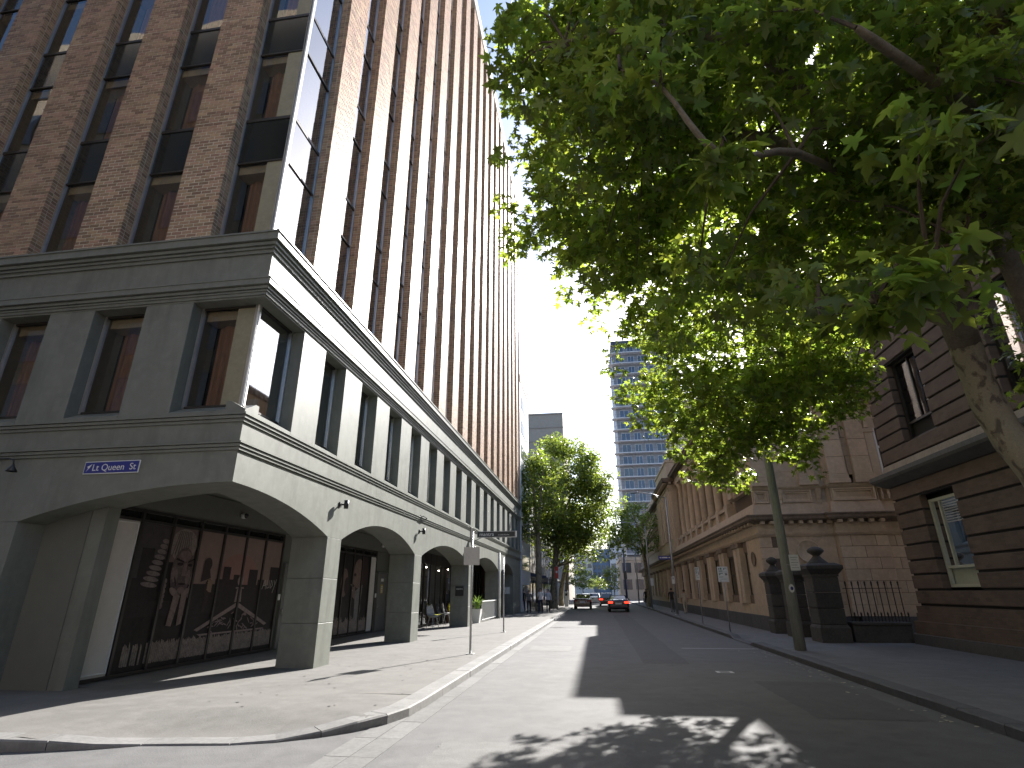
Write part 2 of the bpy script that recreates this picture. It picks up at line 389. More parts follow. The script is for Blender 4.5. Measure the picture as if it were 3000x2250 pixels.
# asphalt patches where the road was dug up
pm1 = mat('patch_asphalt', (.088, .087, .087), .85, .2, 1.5, .6, 42, speck=.8); pm2 = mat('old_patch_asphalt', (.14, .137, .131), .85, .2, 1.5, .6, 42, speck=.8)
for (x0, x1, y0, y1), m_, l_ in (((1.0, 2.1, 15.2, 46), pm1, 'long dark trench patch along the middle of the road'), ((-2.2, -.9, 18, 19.6), pm2, 'pale square asphalt patch near the sunny kerb'), ((2.9, 4.4, 9.2, 12.6), pm1, 'dark asphalt patch in the shaded kerb lane'), ((-1.9, .2, 6.2, 7.4), pm2, 'pale asphalt patch at the crossing')):
    b = MB(); n = 24; P = []
    for k in range(n): P.append((x0 + (x1 - x0) * k / n, y0 + random.uniform(-.02, .02), .004))
    for k in range(n): P.append((x1 + random.uniform(-.02, .02), y0 + (y1 - y0) * k / n, .004))
    for k in range(n): P.append((x1 - (x1 - x0) * k / n, y1 + random.uniform(-.02, .02), .004))
    for k in range(n): P.append((x0 + random.uniform(-.02, .02), y1 - (y1 - y0) * k / n, .004))
    b.poly(P).build('road_patch', m_, kind='structure', label=l_)

gm = mat('chewing_gum', (.075, .072, .068), .8); b = MB(); random.seed(12)
for k in range(420):
    x, y = (random.uniform(-6.0, -3.1), random.uniform(8.3, 36)) if random.random() < .7 else (random.uniform(5.2, 9.0), random.uniform(6, 30))
    r = random.uniform(.012, .03); b.poly([(x + r * math.cos(t) * random.uniform(.8, 1.1), y + r * math.sin(t), .1345) for t in np.linspace(0, 5.5, 8)])
b.build('gum_spots', gm, kind='stuff', label='small dark chewing gum spots trodden into the footpaths')
# ------------------------------------------------------------------ hotel: grey arcaded podium, brick piers above
XF, YF, XE, YE = -6.15, 8.65, -24.0, 46.6        # street face, side-street face, extents
hotel = empty('hotel_building', (-15, 27, 0), 'tall brick pier hotel on a grey arched podium at the street corner', 'building')
def H(mb, name, m, parent=None, **k):
    o = mb.build(name, m, None, **k); p = parent or hotel; o.parent = p
    pw = Vector((-15, 27, 0)); o.matrix_parent_inverse = Matrix.Translation(-pw) if p is hotel else Matrix.Translation(-pw)
    return o
def Hc(o, parent):                                # parent already built in world coordinates
    o.parent = parent; o.matrix_parent_inverse = Matrix.Translation(Vector((15, -27, 0))) if parent is hotel else Matrix.Identity(4); return o
MOD, PW = 2.18, 1.05
YP = [10.23 + MOD * k for k in range(17)]         # street pier starts
XP = [-7.69 - 2.23 * k for k in range(7)]         # side pier right edges
PATH = [(XE, YF), (XF, YF), (XF, YE)]             # plan path, outside on the right of travel

# arcade spandrels -------------------------------------------------
ZS, ZA, ZB = 2.87, 3.46, 4.06
PIL = [12.40, 18.94, 27.45, 36.10, 42.50]; PILW = [.74, .80, .80, .88, YE - 42.50]
PEND = [p + w for p, w in zip(PIL, PILW)]
def arch_z(t): return ZS + (ZA - ZS) * (max(0, 1 - t * t)) ** .5 if False else ZS + (ZA - ZS) * (1 - abs(t) ** 2.1)
def span_y(y):
    if y < PIL[0]: return arch_z((y - YF) / (PIL[0] - YF))
    for i, p in enumerate(PIL):
        if p <= y <= PEND[i]: return ZS
        if i + 1 < len(PIL) and PEND[i] < y < PIL[i + 1]:
            c = (PEND[i] + PIL[i + 1]) / 2; return arch_z((y - c) / ((PIL[i + 1] - PEND[i]) / 2))
    return ZS
ys = sorted(set([YF + (PIL[0] - YF) * i / 14 for i in range(15)] + [a + (c - a) * i / 22 for a, c in zip(PEND, PIL[1:]) for i in range(23)] + PIL + PEND[:-1] + [YE]))
sp = MB(); TH = .88
for a, c in zip(ys, ys[1:]):
    za, zc = span_y(a + 1e-6), span_y(c - 1e-6)
    xo = XF - TH
    sp.quad((XF, a, za), (XF, c, zc), (XF, c, ZB), (XF, a, ZB)); sp.quad((xo, a, za), (xo, c, zc), (xo, c, ZB), (xo, a, ZB)); sp.quad((XF, a, za), (XF, c, zc), (xo, c, zc), (xo, a, za))
H(sp, 'arcade_wall', MT['render'])
XS0, XS1 = -10.22, -11.1                          # side pier beyond the half arch
def span_x(x):
    if x > XS0: return arch_z((XF - x) / (XF - XS0))
    if x > XS1: return ZS
    for i in range(3):
        a = XS1 - 6.6 * i; c = a - 5.7
        if c < x < a: return arch_z((x - (a + c) / 2) / 2.85)
    return ZS
xs = sorted(set([XF - (XF - XS0) * i / 14 for i in range(15)] + [XS1] + [XS1 - 5.7 * i / 20 for i in range(21)] + [XS1 - 5.7, XE]))
sp = MB()
for a, c in zip(xs, xs[1:]):
    za, zc = span_x(a + 1e-6), span_x(c - 1e-6); yo = YF + TH
    c2 = min(c, XF - .002); a2 = a
    sp.quad((a, YF, za), (c2, YF, zc), (c2, YF, ZB), (a, YF, ZB)); sp.quad((a, YF, za), (c2, YF, zc), (c2, yo, zc), (a, yo, za)); sp.quad((a, yo, za), (c2, yo, zc), (c2, yo, ZB), (a, yo, ZB))
H(sp, 'arcade_wall', MT['render'])
for p, w in zip(PIL, PILW):
    zz = [.0, 1.02, 1.96, ZS]
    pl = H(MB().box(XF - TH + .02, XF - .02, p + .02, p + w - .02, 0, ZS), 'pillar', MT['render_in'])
    for a, c in zip(zz, zz[1:]):
        blk = MB().bbox(XF - TH, XF, p, p + w, a + .004, c - .004, .006).build('block', MT['render']); blk.parent = pl
H(MB().bbox(XS1, XS0, YF, YF + TH, 0, ZS - .004, .006), 'pillar', MT['render'])
H(MB().bbox(XE + 6.6, XS1 - 5.7, YF, YF + TH, 0, ZS - .004, .006), 'pillar', MT['render'])
# arcade interior ---------------------------------------------------
XB = -9.3
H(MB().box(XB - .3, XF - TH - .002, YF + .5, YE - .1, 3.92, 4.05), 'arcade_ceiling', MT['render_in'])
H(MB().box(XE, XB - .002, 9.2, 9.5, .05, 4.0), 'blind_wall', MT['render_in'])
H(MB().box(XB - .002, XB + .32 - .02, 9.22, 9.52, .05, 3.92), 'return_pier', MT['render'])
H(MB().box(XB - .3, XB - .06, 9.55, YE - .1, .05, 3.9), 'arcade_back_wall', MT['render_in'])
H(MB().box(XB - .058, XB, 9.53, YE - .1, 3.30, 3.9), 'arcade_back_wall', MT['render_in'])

# mouldings ---------------------------------------------------------
def mould(z0, steps, name='moulding'):
    prof = [(-.02, z0)]
    z = z0
    for o, dz in steps: prof.append((o, z)); z += dz; prof.append((o, z))
    prof.append((-.02, z)); H(MB().sweep(prof, PATH), name, MT['mould']); return z
mould(4.02, [(.035, .045), (.01, .012), (.06, .05), (.025, .012), (.085, .03)])        # lower band
mould(4.54, [(.03, .05), (.008, .012), (.06, .05), (.02, .012), (.085, .035)])         # upper band
mould(7.14, [(.03, .06), (.055, .035), (.03, .015), (.085, .06), (.05, .012), (.14, .12), (.155, .03)])   # lower cornice
mould(8.10, [(.04, .08), (.08, .05), (.045, .015), (.12, .07), (.07, .015), (.18, .16), (.205, .035)])    # upper cornice
def band(z0, z1, m='render'): H(MB().sweep([(-.45, z0), (0, z0), (0, z1), (-.45, z1)], PATH), 'wall_band', MT[m])
band(ZB + .01, 4.70, 'render'); band(7.10, 7.30, 'render'); band(7.30, 8.30, 'render'); 

# first floor piers, sloped sills ----------------------------------
def pier_boxes(z0, z1, d=.45):
    for y in YP:
        w = PW if y < 45 else YE - y
        H(MB().bbox(XF - d, XF, y, y + w, z0, z1, .008), 'pier', MT['render'])
    for x in XP:
        H(MB().bbox(x - PW, x, YF, YF + d, z0, z1, .008), 'pier', MT['render'])
pier_boxes(4.70, 7.10)
RC = .30
sill = MB()
def sillq(a, c, street):
    if street: sill.prism([(XF + .0, a, 4.701), (XF, a, 4.78), (XF - RC, a, 4.95), (XF - RC - .1, a, 4.95), (XF - RC - .1, a, 4.701)], (0, c - a, 0))
    else: sill.prism([(a, YF, 4.701), (a, YF, 4.78), (a, YF + RC, 4.95), (a, YF + RC + .1, 4.95), (a, YF + RC + .1, 4.701)], (c - a, 0, 0))
wy = [(YF + RC - .1, YP[0])] + [(YP[k] + PW, YP[k + 1]) for k in range(16)]         # street window openings
wx = [(XP[0], XF - RC + .1)] + [(XP[k + 1], XP[k] - PW) for k in range(6)]           # side window openings
for a, c in wy: 
    sill = MB(); sillq(a if a > 9.5 else YF + .001, c, True); H(sill, 'window_sill', MT['render'])
for a, c in wx:
    sill = MB(); sillq(a, c if c < XF - .5 else XF - .001, False); H(sill, 'window_sill', MT['render'])

# windows: one built for each size, copies share the meshes ---------
def curtain_mesh(w, h, z0, name, amp=.035):
    """hanging folds, local x along the wall, y depth"""
    m = MB(); n = int(w / .045); random.seed(int(w * 1000)); ph = 0; pts = []
    for i in range(n + 1):
        ph += random.uniform(.6, 1.2); pts.append((w * i / n, amp * math.sin(ph) + random.uniform(-.008, .008)))
    for (x0, y0), (x1, y1) in zip(pts, pts[1:]): m.quad((x0, y0, z0), (x1, y1, z0), (x1, y1, z0 + h), (x0, y0, z0 + h))
    return m.mesh(name, MT['curtain'], True)
_wc = {}
def window(origin, rz, w, h, spandrel=0.0, gl='glass', deep=True):
    """local: x along wall (to the right seen from outside), y into the building, z up; origin = left bottom corner of the glass"""
    key = (round(w, 3), round(h, 3), round(spandrel, 2), gl)
    if key not in _wc:
        t = .045
        jm = [MB().box(x, x + t, -.03, .05, 0, h + spandrel).mesh('jamb', MT['ali']) for x in (0, w - t)]
        rl_ = [MB().box(t, w - t, -.02, .05, z_, z_ + .04).mesh('rail', MT['bronze']) for z_ in ((0, h - .04, h + spandrel - .04) if spandrel else (0, h - .04))]
        pm = MB().quad((t, .012, .04), (w - t, .012, .04), (w - t, .012, h - .04), (t, .012, h - .04))
        spm = MB().box(t, w - t, .0, .04, h, h + spandrel - .041) if spandrel else None
        cm = curtain_mesh(w * .84, h * .88, 0, 'curtain')
        pe = MB().box(.05, w - .05, .10, .42, h * .89, h - .02)
        jb = MB().box(.0, .03, .05, .46, 0, h)
        _wc[key] = (jm, pm.mesh('window', MT[gl]), spm.mesh('spandrel', MT['spandrel'] if gl == 'glass' else MT['spandrel_street']) if spm else None, cm, pe.mesh('pelmet', MT['pelmet']), jb.mesh('reveal', MT['jamb']), rl_)
    fr, pm, spm, cm, pe, jb, rlm = _wc[key]
    o = obj('window', pm, None, origin, (0, 0, rz)); o.parent = hotel; o.matrix_parent_inverse = Matrix.Translation(Vector((15, -27, 0)))
    for q in fr: obj('jamb', q, o)
    for q in rlm: obj('rail', q, o)
    if spm: obj('spandrel', spm, o)
    if deep:
        c = obj('curtain', cm, o, (w * (.14 if random.random() < .75 else .03), .36, .01)); obj('pelmet', pe, o); obj('reveal', jb, o)
    return o
H1 = 7.10 - 4.95
for i, (a, c) in enumerate(wy):
    if i == 0: a = YF + RC + .01
    window((XF - RC, a, 4.95), math.pi / 2, c - a, H1, 0, 'glass_sky', i < 9)
for i, (a, c) in enumerate(wx):
    if i == 0: c = XF - RC - .01
    window((a, YF + RC, 4.95), 0, c - a, H1, 0, 'glass')
H(MB().box(XF - RC - .06, XF - RC + .02, YF + RC - .02, YF + RC + .06, 4.9501, 7.0999), 'corner_mullion', MT['white'])
# brick storeys -----------------------------------------------------
ZT, ST, WH = 8.55, 3.45, 2.2
NST = 9; ZR = ZT + .12 + NST * ST
for s in range(NST):
    z = ZT + .12 + s * ST
    for i, (a, c) in enumerate(wy):
        if i == 0: a = YF + RC + .01
        window((XF - RC, a, z), math.pi / 2, c - a, WH, ST - WH, 'glass_sky', s < 3 and i < 5)
    if s < 4:
        for i, (a, c) in enumerate(wx):
            if i == 0: c = XF - RC - .01
            window((a, YF + RC, z), 0, c - a, WH, ST - WH, 'glass')
H(MB().box(XF - RC - .06, XF - RC + .03, YF + RC - .03, YF + RC + .06, ZT + .0, ZR), 'corner_mullion', MT['white'])
H(MB().sweep([(-1.2, ZT - .1), (.02, ZT - .1), (.02, ZT - .001), (-.40, ZT + .119), (-1.2, ZT + .119)], PATH), 'window_ledge', MT['render'])
# brick piers
BL, BH, BG = .226, .072, .014
def courses(face_w, ret, z0, z1, ox=0.0):
    """bricks of a pier: list of boxes in local coordinates, x along face, y depth (0 = front), both returns included"""
    out = []; r = 0; z = z0
    while z + BH < z1:
        off = 0 if r % 2 == 0 else -(BL + BG) / 2
        x = off
        while x < face_w - .02:
            a = max(0, x); c = min(face_w, x + BL)
            if c - a > .03: out.append((a, c, 0, .11, z, z + BH))
            x += BL + BG
        y = .12 if r % 2 == 0 else .12
        while y < ret - .02:
            c = min(ret, y + BL); 
            if c - y > .03: out.append((0, .1, y, c, z, z + BH)); out.append((face_w - .1, face_w, y, c, z, z + BH))
            y += BL + BG
        z += BH + BG; r += 1
        if r % 40 == 39: z += .012
    return out
def brick_box(mb, b, j=.003):
    x0, x1, y0, y1, z0, z1 = b; d = random.uniform(-j, j)
    n = len(mb.v); mb.v += [(x0, y0 + d, z0), (x1, y0 + d, z0), (x1, y1, z0), (x0, y1, z0), (x0, y0 + d, z1), (x1, y0 + d, z1), (x1, y1, z1), (x0, y1, z1)]
    mb.f += [tuple(n + i for i in q) for q in ((4, 5, 6, 7), (0, 3, 2, 1), (0, 1, 5, 4), (1, 2, 6, 5), (3, 0, 4, 7))]
def fast_mesh(name, mb, m):
    me = bpy.data.meshes.new(name); v = np.array(mb.v, dtype=np.float32); me.from_pydata(mb.v, [], mb.f); me.materials.append(m); return me
ZB0 = ZT + .02
full = MB(); low = MB(); upper = MB()
cs = courses(PW, .40, ZB0, ZR - .3)
ZSPLIT = ZB0 + 33 * (BH + BG) - .002
nlow = [b for b in cs if b[4] < ZSPLIT and b[3] <= .111]
for b in cs:
    brick_box(full, b)
    if not (b[4] < ZSPLIT and b[3] <= .111): brick_box(upper, b)
me_full = fast_mesh('brickwork', full, MT['brick']); me_upper = fast_mesh('brickwork', upper, MT['brick'])
me_back = MB().box(.0055, PW - .0055, .0055, .42, ZB0 - .02, ZR - .02).mesh('pier', MT['mortar'])
_bm = {}
def one_brick(b, parent):
    k = round(b[1] - b[0], 3)
    if k not in _bm: _bm[k] = MB().bbox(0, k, 0, .11, 0, BH, .004).mesh('brick', MT['brick'])
    o = bpy.data.objects.new('brick', _bm[k]); COL.objects.link(o); o.parent = parent; o.location = (b[0], random.uniform(-.003, .003), b[4]); return o
def brick_pier(loc, rz, singles):
    p = obj('pier', me_back, None, loc, (0, 0, rz)); p.parent = hotel; p.matrix_parent_inverse = Matrix.Translation(Vector((15, -27, 0)))
    if singles:
        for b in nlow: one_brick(b, p)
    o = obj('brickwork', me_upper if singles else me_full, p, kind='stuff'); return p
for i, x in enumerate(XP[:6]): brick_pier((x - PW, YF + .02, 0), 0, i < 2)
for i, y in enumerate(YP): brick_pier((XF - .02, y, 0), math.pi / 2, False)
H(MB().sweep([(-.6, ZR - .25), (.04, ZR - .25), (.10, ZR - .1), (.10, ZR + .45), (-.6, ZR + .45)], PATH), 'parapet', MT['white'])
H(MB().box(XE, XF - .62, YF + .62, YE - .02, ZR - .4, ZR - .1), 'roof', MT['roofm'])
H(MB().box(XE, XF - 1.0, YF + 1.0, YE - .02, 4.2, ZR - .42), 'light_block_core', MT['dark'])  # dark box added inside the hotel to block light
H(MB().box(XE, XF, YE - .015, YE, 0, ZR), 'end_wall', MT['brick'])
H(MB().box(XE - .2, XE, YF, YE, 0, ZR), 'end_wall', MT['brick'])
# ------------------------------------------------------------------ arcade contents
AC = {}
def paint(name, col, rough=.5, var=.25, scale=6):
    if name not in AC: AC[name] = mat('paint_' + name, col, max(rough, .45), var, scale, spec=.12)
    return AC[name]
def ell(cy, cz, ry, rz, n=18, rot=0):
    c, s = math.cos(rot), math.sin(rot)
    return [(cy + ry * math.cos(t) * c - rz * math.sin(t) * s, cz + ry * math.cos(t) * s + rz * math.sin(t) * c) for t in [2 * math.pi * k / n for k in range(n)]]
def art(parent, name, shapes, m, x, lay):
    """flat painted shapes (Y, z) on the panel, one thin mesh for each colour"""
    b = MB()
    for i, sh in enumerate(shapes): b.poly([(x + .0034 * lay + .00007 * i, y, z) for y, z in sh])
    o = b.build(name, m); o.parent = parent; o.matrix_parent_inverse = parent.matrix_world.inverted(); return o
def clipband(poly, y0, y1):
    """clip a polygon (Y,z) to y0..y1"""
    for lim, sgn in ((y0, 1), (y1, -1)):
        out = []
        for i in range(len(poly)):
            a, c = poly[i], poly[(i + 1) % len(poly)]
            ia, ic = sgn * (a[0] - lim) >= 0, sgn * (c[0] - lim) >= 0
            if ia: out.append(a)
            if ia != ic:
                t = (lim - a[0]) / (c[0] - a[0]); out.append((lim, a[1] + t * (c[1] - a[1])))
        poly = out
        if not poly: return []
    return poly

XG = XB
def shopfront(y_edges, z0, z1, ztr, label, white_at=None):
    e = empty('shopfront', (XG, y_edges[0], z0), label, 'shopfront')
    bpy.context.view_layer.update()
    def P(mb, name, m): 
        o = mb.build(name, m); o.parent = e; o.matrix_parent_inverse = Matrix.Translation((-XG, -y_edges[0], -z0)); return o
    ps = []
    for i, (a, c) in enumerate(zip(y_edges, y_edges[1:])):
        w = white_at == i
        ps.append(P(MB().box(XG - .05, XG - .01, a + .03, c - .03, z0 + .06, ztr - .03), 'panel', paint('poster_white', (.62, .58, .54), .3, .06, 2) if w else paint('mural_dark', (.030, .027, .026), .28, .3, 2)))
        P(MB().box(XG - .05, XG - .02, a + .03, c - .03, ztr + .03, z1 - .03), 'transom_pane', MT['spandrel'])
        if w:
            fr = MB(); t = .02
            fr.box(XG - .009, XG + .012, a + .05, a + .05 + t, z0 + .1, ztr - .06).box(XG - .009, XG + .012, c - .05 - t, c - .05, z0 + .1, ztr - .06).box(XG - .009, XG + .012, a + .07, c - .07, z0 + .1, z0 + .1 + t).box(XG - .009, XG + .012, a + .07, c - .07, ztr - .06 - t, ztr - .06)
            P(fr, 'poster_frame', MT['white'])
    for y in y_edges: P(MB().box(XG - .055, XG + .035, y - .03, y + .03, z0, z1 + .03), 'mullion', MT['bronze'])
    for z in (z0, ztr - .03, z1 - .03):
        for a, c in zip(y_edges, y_edges[1:]): P(MB().box(XG - .055, XG + .028, a + .031, c - .031, z, z + .058), 'rail', MT['bronze'])
    return e, ps
E1 = [9.62, 10.42, 11.34, 12.25, 13.17, 14.11, 15.03, 15.95]
sf, ps = shopfront(E1, .14, 3.27, 3.08, 'dark glazed shopfront painted with a wigged judge and a city skyline', 0)
def on_panels(name, shapes, m, lay, edges, panels, first=1):
    for i in range(first, len(panels)):
        a, c = edges[i] + .032, edges[i + 1] - .032
        sh = [clipband(s, a, c) for s in shapes]; sh = [s for s in sh if len(s) > 2]
        if sh: art(panels[i], name, sh, m, XG - .0095, lay)
bpy.context.view_layer.update()
rect = lambda y0, y1, z0, z1: [(y0, z0), (y1, z0), (y1, z1), (y0, z1)]
sky_a = [rect(10.4, 11.3, 2.35, 3.05), rect(10.4, 10.62, 1.9, 2.35)]
on_panels('painted_sky', sky_a, paint('m_sky0', (.075, .066, .068)), 1, E1, ps)
on_panels('painted_sky', [rect(11.3, 12.22, 2.3, 3.05)], paint('m_sky1', (.17, .125, .12)), 1, E1, ps)
sk = [rect(12.2, 16, 1.85, 3.05)]
on_panels('painted_sky', sk, paint('m_sky2', (.27, .19, .165), .5, .12, 1.2), 1, E1, ps)
on_panels('painted_glow', [ell(14.0, 2.2, .75, .42)], paint('m_glow', (.30, .17, .15), .5, .1, 1.5), 2, E1, ps)
sil = [rect(10.6, 10.95, 1.5, 2.55), rect(10.4, 10.72, 1.2, 1.95), rect(13.35, 13.65, 1.2, 2.28), rect(13.1, 13.8, 1.2, 1.98), rect(13.8, 14.05, 1.2, 2.1), rect(14.45, 14.85, 1.2, 2.25), rect(12.2, 16, 1.2, 1.86), rect(15.45, 15.95, 1.2, 2.35), rect(14.9, 15.2, 1.2, 2.0), rect(10.4, 12.3, 1.2, 1.5)]
on_panels('painted_skyline', sil, paint('m_sil', (.04, .033, .033)), 3, E1, ps)
wig = [ell(11.78, 2.68, .43, .36)]
on_panels('painted_wig', wig, paint('m_wig', (.27, .22, .20), .5, .35, 14), 4, E1, ps)
on_panels('painted_wig', [[(11.45 + .085 * k, 2.42 + .1 * math.sin(k)), (11.47 + .085 * k, 2.42), (11.60 + .05 * k, 2.98), (11.58 + .05 * k, 2.98)] for k in range(8)], paint('m_wigline', (.10, .08, .08)), 5, E1, ps)
curl = []
for k in range(9):
    z = 2.72 - .112 * k; y = 11.20 - .03 * k; w = .10 + .017 * k; curl.append(ell(y, z, w, .05, 14, -.1))
on_panels('painted_curls', curl, paint('m_curl', (.21, .17, .165), .5, .4, 10), 5, E1, ps)
curl = [ell(12.22 + .02 * (k % 2), 2.05 - .09 * k, .07, .05) for k in range(6)] + [ell(11.42, 1.9 - .1 * k, .05, .06) for k in range(6)]
on_panels('painted_curls', curl, paint('m_curl', (.21, .17, .165)), 5, E1, ps)
on_panels('painted_face', [ell(11.86, 2.12, .34, .52)], paint('m_face', (.125, .095, .095), .5, .4, 5), 6, E1, ps)
on_panels('painted_face_light', [ell(11.88, 2.45, .2, .12), ell(11.64, 2.05, .1, .17, 14, .3), ell(12.08, 2.0, .07, .16), [(11.90, 2.3), (11.98, 2.3), (12.02, 2.02), (11.86, 2.02)], ell(11.93, 1.72, .11, .07)], paint('m_facel', (.20, .15, .145), .5, .4, 6), 7, E1, ps)
on_panels('painted_face_dark', [ell(11.76, 2.27, .1, .035), ell(12.08, 2.26, .08, .035), [(11.6, 2.36), (11.86, 2.30), (11.86, 2.34), (11.62, 2.40)], [(12.0, 2.30), (12.2, 2.38), (12.18, 2.41), (12.0, 2.34)], ell(11.92, 1.85, .12, .025), ell(11.7, 1.9, .02, .12, 10, .4)], paint('m_faced', (.035, .027, .027)), 8, E1, ps)
on_panels('painted_collar', [[(11.75, 1.66), (11.95, 1.6), (11.84, .98), (11.68, 1.0)], [(11.98, 1.6), (12.16, 1.66), (12.14, 1.02), (12.0, .98)], ell(11.72, 1.68, .16, .07, 14, -.5), ell(12.1, 1.68, .14, .07, 14, .5)], paint('m_collar', (.25, .19, .175), .5, .35, 8), 7, E1, ps)
on_panels('painted_hand', [ell(12.86, 1.78, .13, .2), [(12.8, 1.62), (12.93, 1.62), (12.88, 1.25), (12.76, 1.22)], ell(12.72, 2.3, .15, .16), [(12.55, 1.9), (12.9, 2.0), (12.78, 2.3), (12.58, 2.3)]], paint('m_hand', (.055, .042, .04)), 5, E1, ps)
on_panels('painted_hand_light', [ell(12.9, 1.92 - .05 * k, .1, .035, 12, -.35) for k in range(5)], paint('m_handl', (.27, .19, .14), .5, .3, 10), 6, E1, ps)
ped = [[(12.62, .86), (14.12, 1.44), (15.62, .86), (15.5, .82), (14.12, 1.33), (12.74, .82)], [(13.98, 1.44), (14.26, 1.44), (14.22, 1.75), (14.02, 1.75)], ell(14.12, 1.95, .13, .12), [(13.95, 1.76), (14.3, 1.76), (14.3, 1.8), (13.95, 1.8)], [(12.75, .76), (15.5, .76), (15.4, .72), (12.85, .72)]]
on_panels('painted_pediment', ped, paint('m_ped', (.28, .22, .21), .5, .3, 10), 5, E1, ps)
random.seed(3)
scr = []
for k in range(46):
    y = random.uniform(13.1, 15.1); zt = 1.30 - abs(y - 14.12) * .37
    if zt < .84: continue
    z = random.uniform(.80, zt); scr.append(ell(y, z, random.uniform(.05, .11), random.uniform(.012, .02), 10, random.uniform(-1.2, 1.2)))
on_panels('painted_scrolls', scr, paint('m_scroll', (.24, .18, .18)), 6, E1, ps)
low = [[(y, .30 + random.uniform(0, .03)), (y + .045, .30), (y + .045, .62 + .12 * random.random()), (y, .66 + .1 * random.random())] for y in np.arange(10.5, 15.9, .05) if 11.3 < y or random.random() < .5]
on_panels('painted_drips', low, paint('m_low', (.26, .22, .195), .5, .45, 6), 4, E1, ps)
tagl = []
for (y0, z0_, y1, z1_) in ((15.12, 1.75, 15.24, 2.0), (15.24, 2.0, 15.30, 1.75), (15.16, 1.84, 15.30, 1.86), (15.34, 2.0, 15.36, 1.78), (15.36, 1.78, 15.46, 1.80), (15.46, 1.80, 15.47, 2.0), (15.52, 1.78, 15.56, 2.0), (15.56, 2.0, 15.64, 1.86), (15.64, 1.86, 15.54, 1.78), (15.68, 2.0, 15.74, 1.88), (15.82, 2.02, 15.66, 1.66)):
    d = Vector((y1 - y0, z1_ - z0_)).normalized(); n = Vector((-d.y, d.x)) * .009; tagl.append([(y0 + n.x, z0_ + n.y), (y1 + n.x, z1_ + n.y), (y1 - n.x, z1_ - n.y), (y0 - n.x, z0_ - n.y)])
on_panels('painted_tag', tagl, paint('m_tag', (.5, .46, .43)), 9, E1, ps)
E2 = [19.45, 20.3, 21.15, 22.0, 22.8, 23.45]
sf2, ps2 = shopfront(E2, .14, 3.27, 3.08, 'dark glazed shopfront painted with a large face in profile', 4)
bpy.context.view_layer.update()
on_panels('painted_face', [ell(21.75, 2.35, .5, .55), [(21.2, 2.2), (21.45, 2.5), (21.55, 1.4), (21.3, 1.5)], ell(20.5, 2.0, .3, .5)], paint('m2_skin', (.20, .14, .12), .5, .35, 4), 2, E2, ps2, 0)
on_panels('painted_shadow', [ell(22.3, 2.4, .35, .6), ell(21.4, 2.3, .12, .06), ell(21.3, 1.9, .12, .05), ell(20.7, 1.9, .2, .3)], paint('m2_dark', (.05, .035, .033)), 3, E2, ps2, 0)
on_panels('painted_hair', [[(21.5, 1.7), (22.2, 1.95), (22.0, .6), (21.6, .5)], ell(21.9, 1.3, .2, .5, 16, .3)], paint('m2_grey', (.20, .19, .19), .5, .4, 7), 4, E2, ps2, 0)
low = [rect(y, y + .045, .26, .62 + .25 * random.random()) for y in np.arange(19.5, 22.8, .05)]
on_panels('painted_drips', low, paint('m_low', (.26, .22, .195)), 5, E2, ps2, 0)
on_panels('painted_cigarette', [[(21.05, 1.95), (21.09, 1.97), (21.28, 1.72), (21.24, 1.70)]], paint('m_tag', (.5, .46, .43)), 6, E2, ps2, 0)
# service doors
door_m = mat('grey_door_paint', (.17, .17, .16), .45, .08, 2)
def service_door(y0, label):
    d = empty('service_door', (XB - .03, y0, .13), label, 'door'); Y0 = y0
    def P(mb, n, m):
        o = mb.build(n, m); o.parent = d; o.matrix_parent_inverse = Matrix.Translation((-(XB - .03), -Y0, -.13)); return o
    P(MB().bbox(XB - .055, XB - .01, Y0 + .05, Y0 + 1.15, .15, 2.42, .006), 'door_leaf', door_m)
    fr = MB(); fr.box(XB - .058, XB + .03, Y0, Y0 + .045, .13, 2.48).box(XB - .058, XB + .03, Y0 + 1.155, Y0 + 1.2, .13, 2.48).box(XB - .058, XB + .029, Y0 + .046, Y0 + 1.154, 2.43, 2.48); P(fr, 'door_frame', door_m)
    P(MB().bbox(XB - .009, XB + .05, Y0 + .12, Y0 + .17, 1.05, 1.2, .008), 'handle', MT['steel'])
    P(MB().box(XB - .009, XB - .004, Y0 + .45, Y0 + .75, 2.10, 2.22), 'name_plate', MT['white'])
    s = P(MB().box(XB - .009, XB - .004, Y0 + .45, Y0 + .72, 1.62, 1.98), 'notice', paint('notice_yellow', (.55, .42, .12), .5, .1))
    for k in range(4):
        o = MB().box(XB - .003, XB - .002, Y0 + .49, Y0 + .68, 1.66 + .07 * k, 1.69 + .07 * k).build('notice_line', MT['white']); o.parent = s; o.matrix_parent_inverse = Matrix.Identity(4)
    P(MB().bbox(XB - .058, XB - .03 + .06, Y0 - .18, Y0 - .06, 1.45, 1.62, .01), 'card_reader', MT['white'])
    return d
service_door(16.2, 'plain grey service door beside the judge mural')
service_door(23.75, 'plain grey service door beside the profile mural')
# hemispherical camera domes above the shopfronts
for y, lab in ((13.72, 'small white camera dome above the judge mural'), (24.0, 'small white camera dome above the door by the profile mural')):
    c = empty('security_camera', (XB, y, 3.58), lab, 'camera')
    MB().lathe([(.001, .0), (.06, .0), (.075, .04), (.075, .10), (.05, .12)], (0, 0, 0), 14, 'X').build('mount', MT['white'], c, True)
    MB().lathe([(.07, 0), (.064, .03), (.05, .055), (.025, .07), (.001, .075)], (.12, 0, 0), 14, 'X').build('dome', MT['black'], c, True)
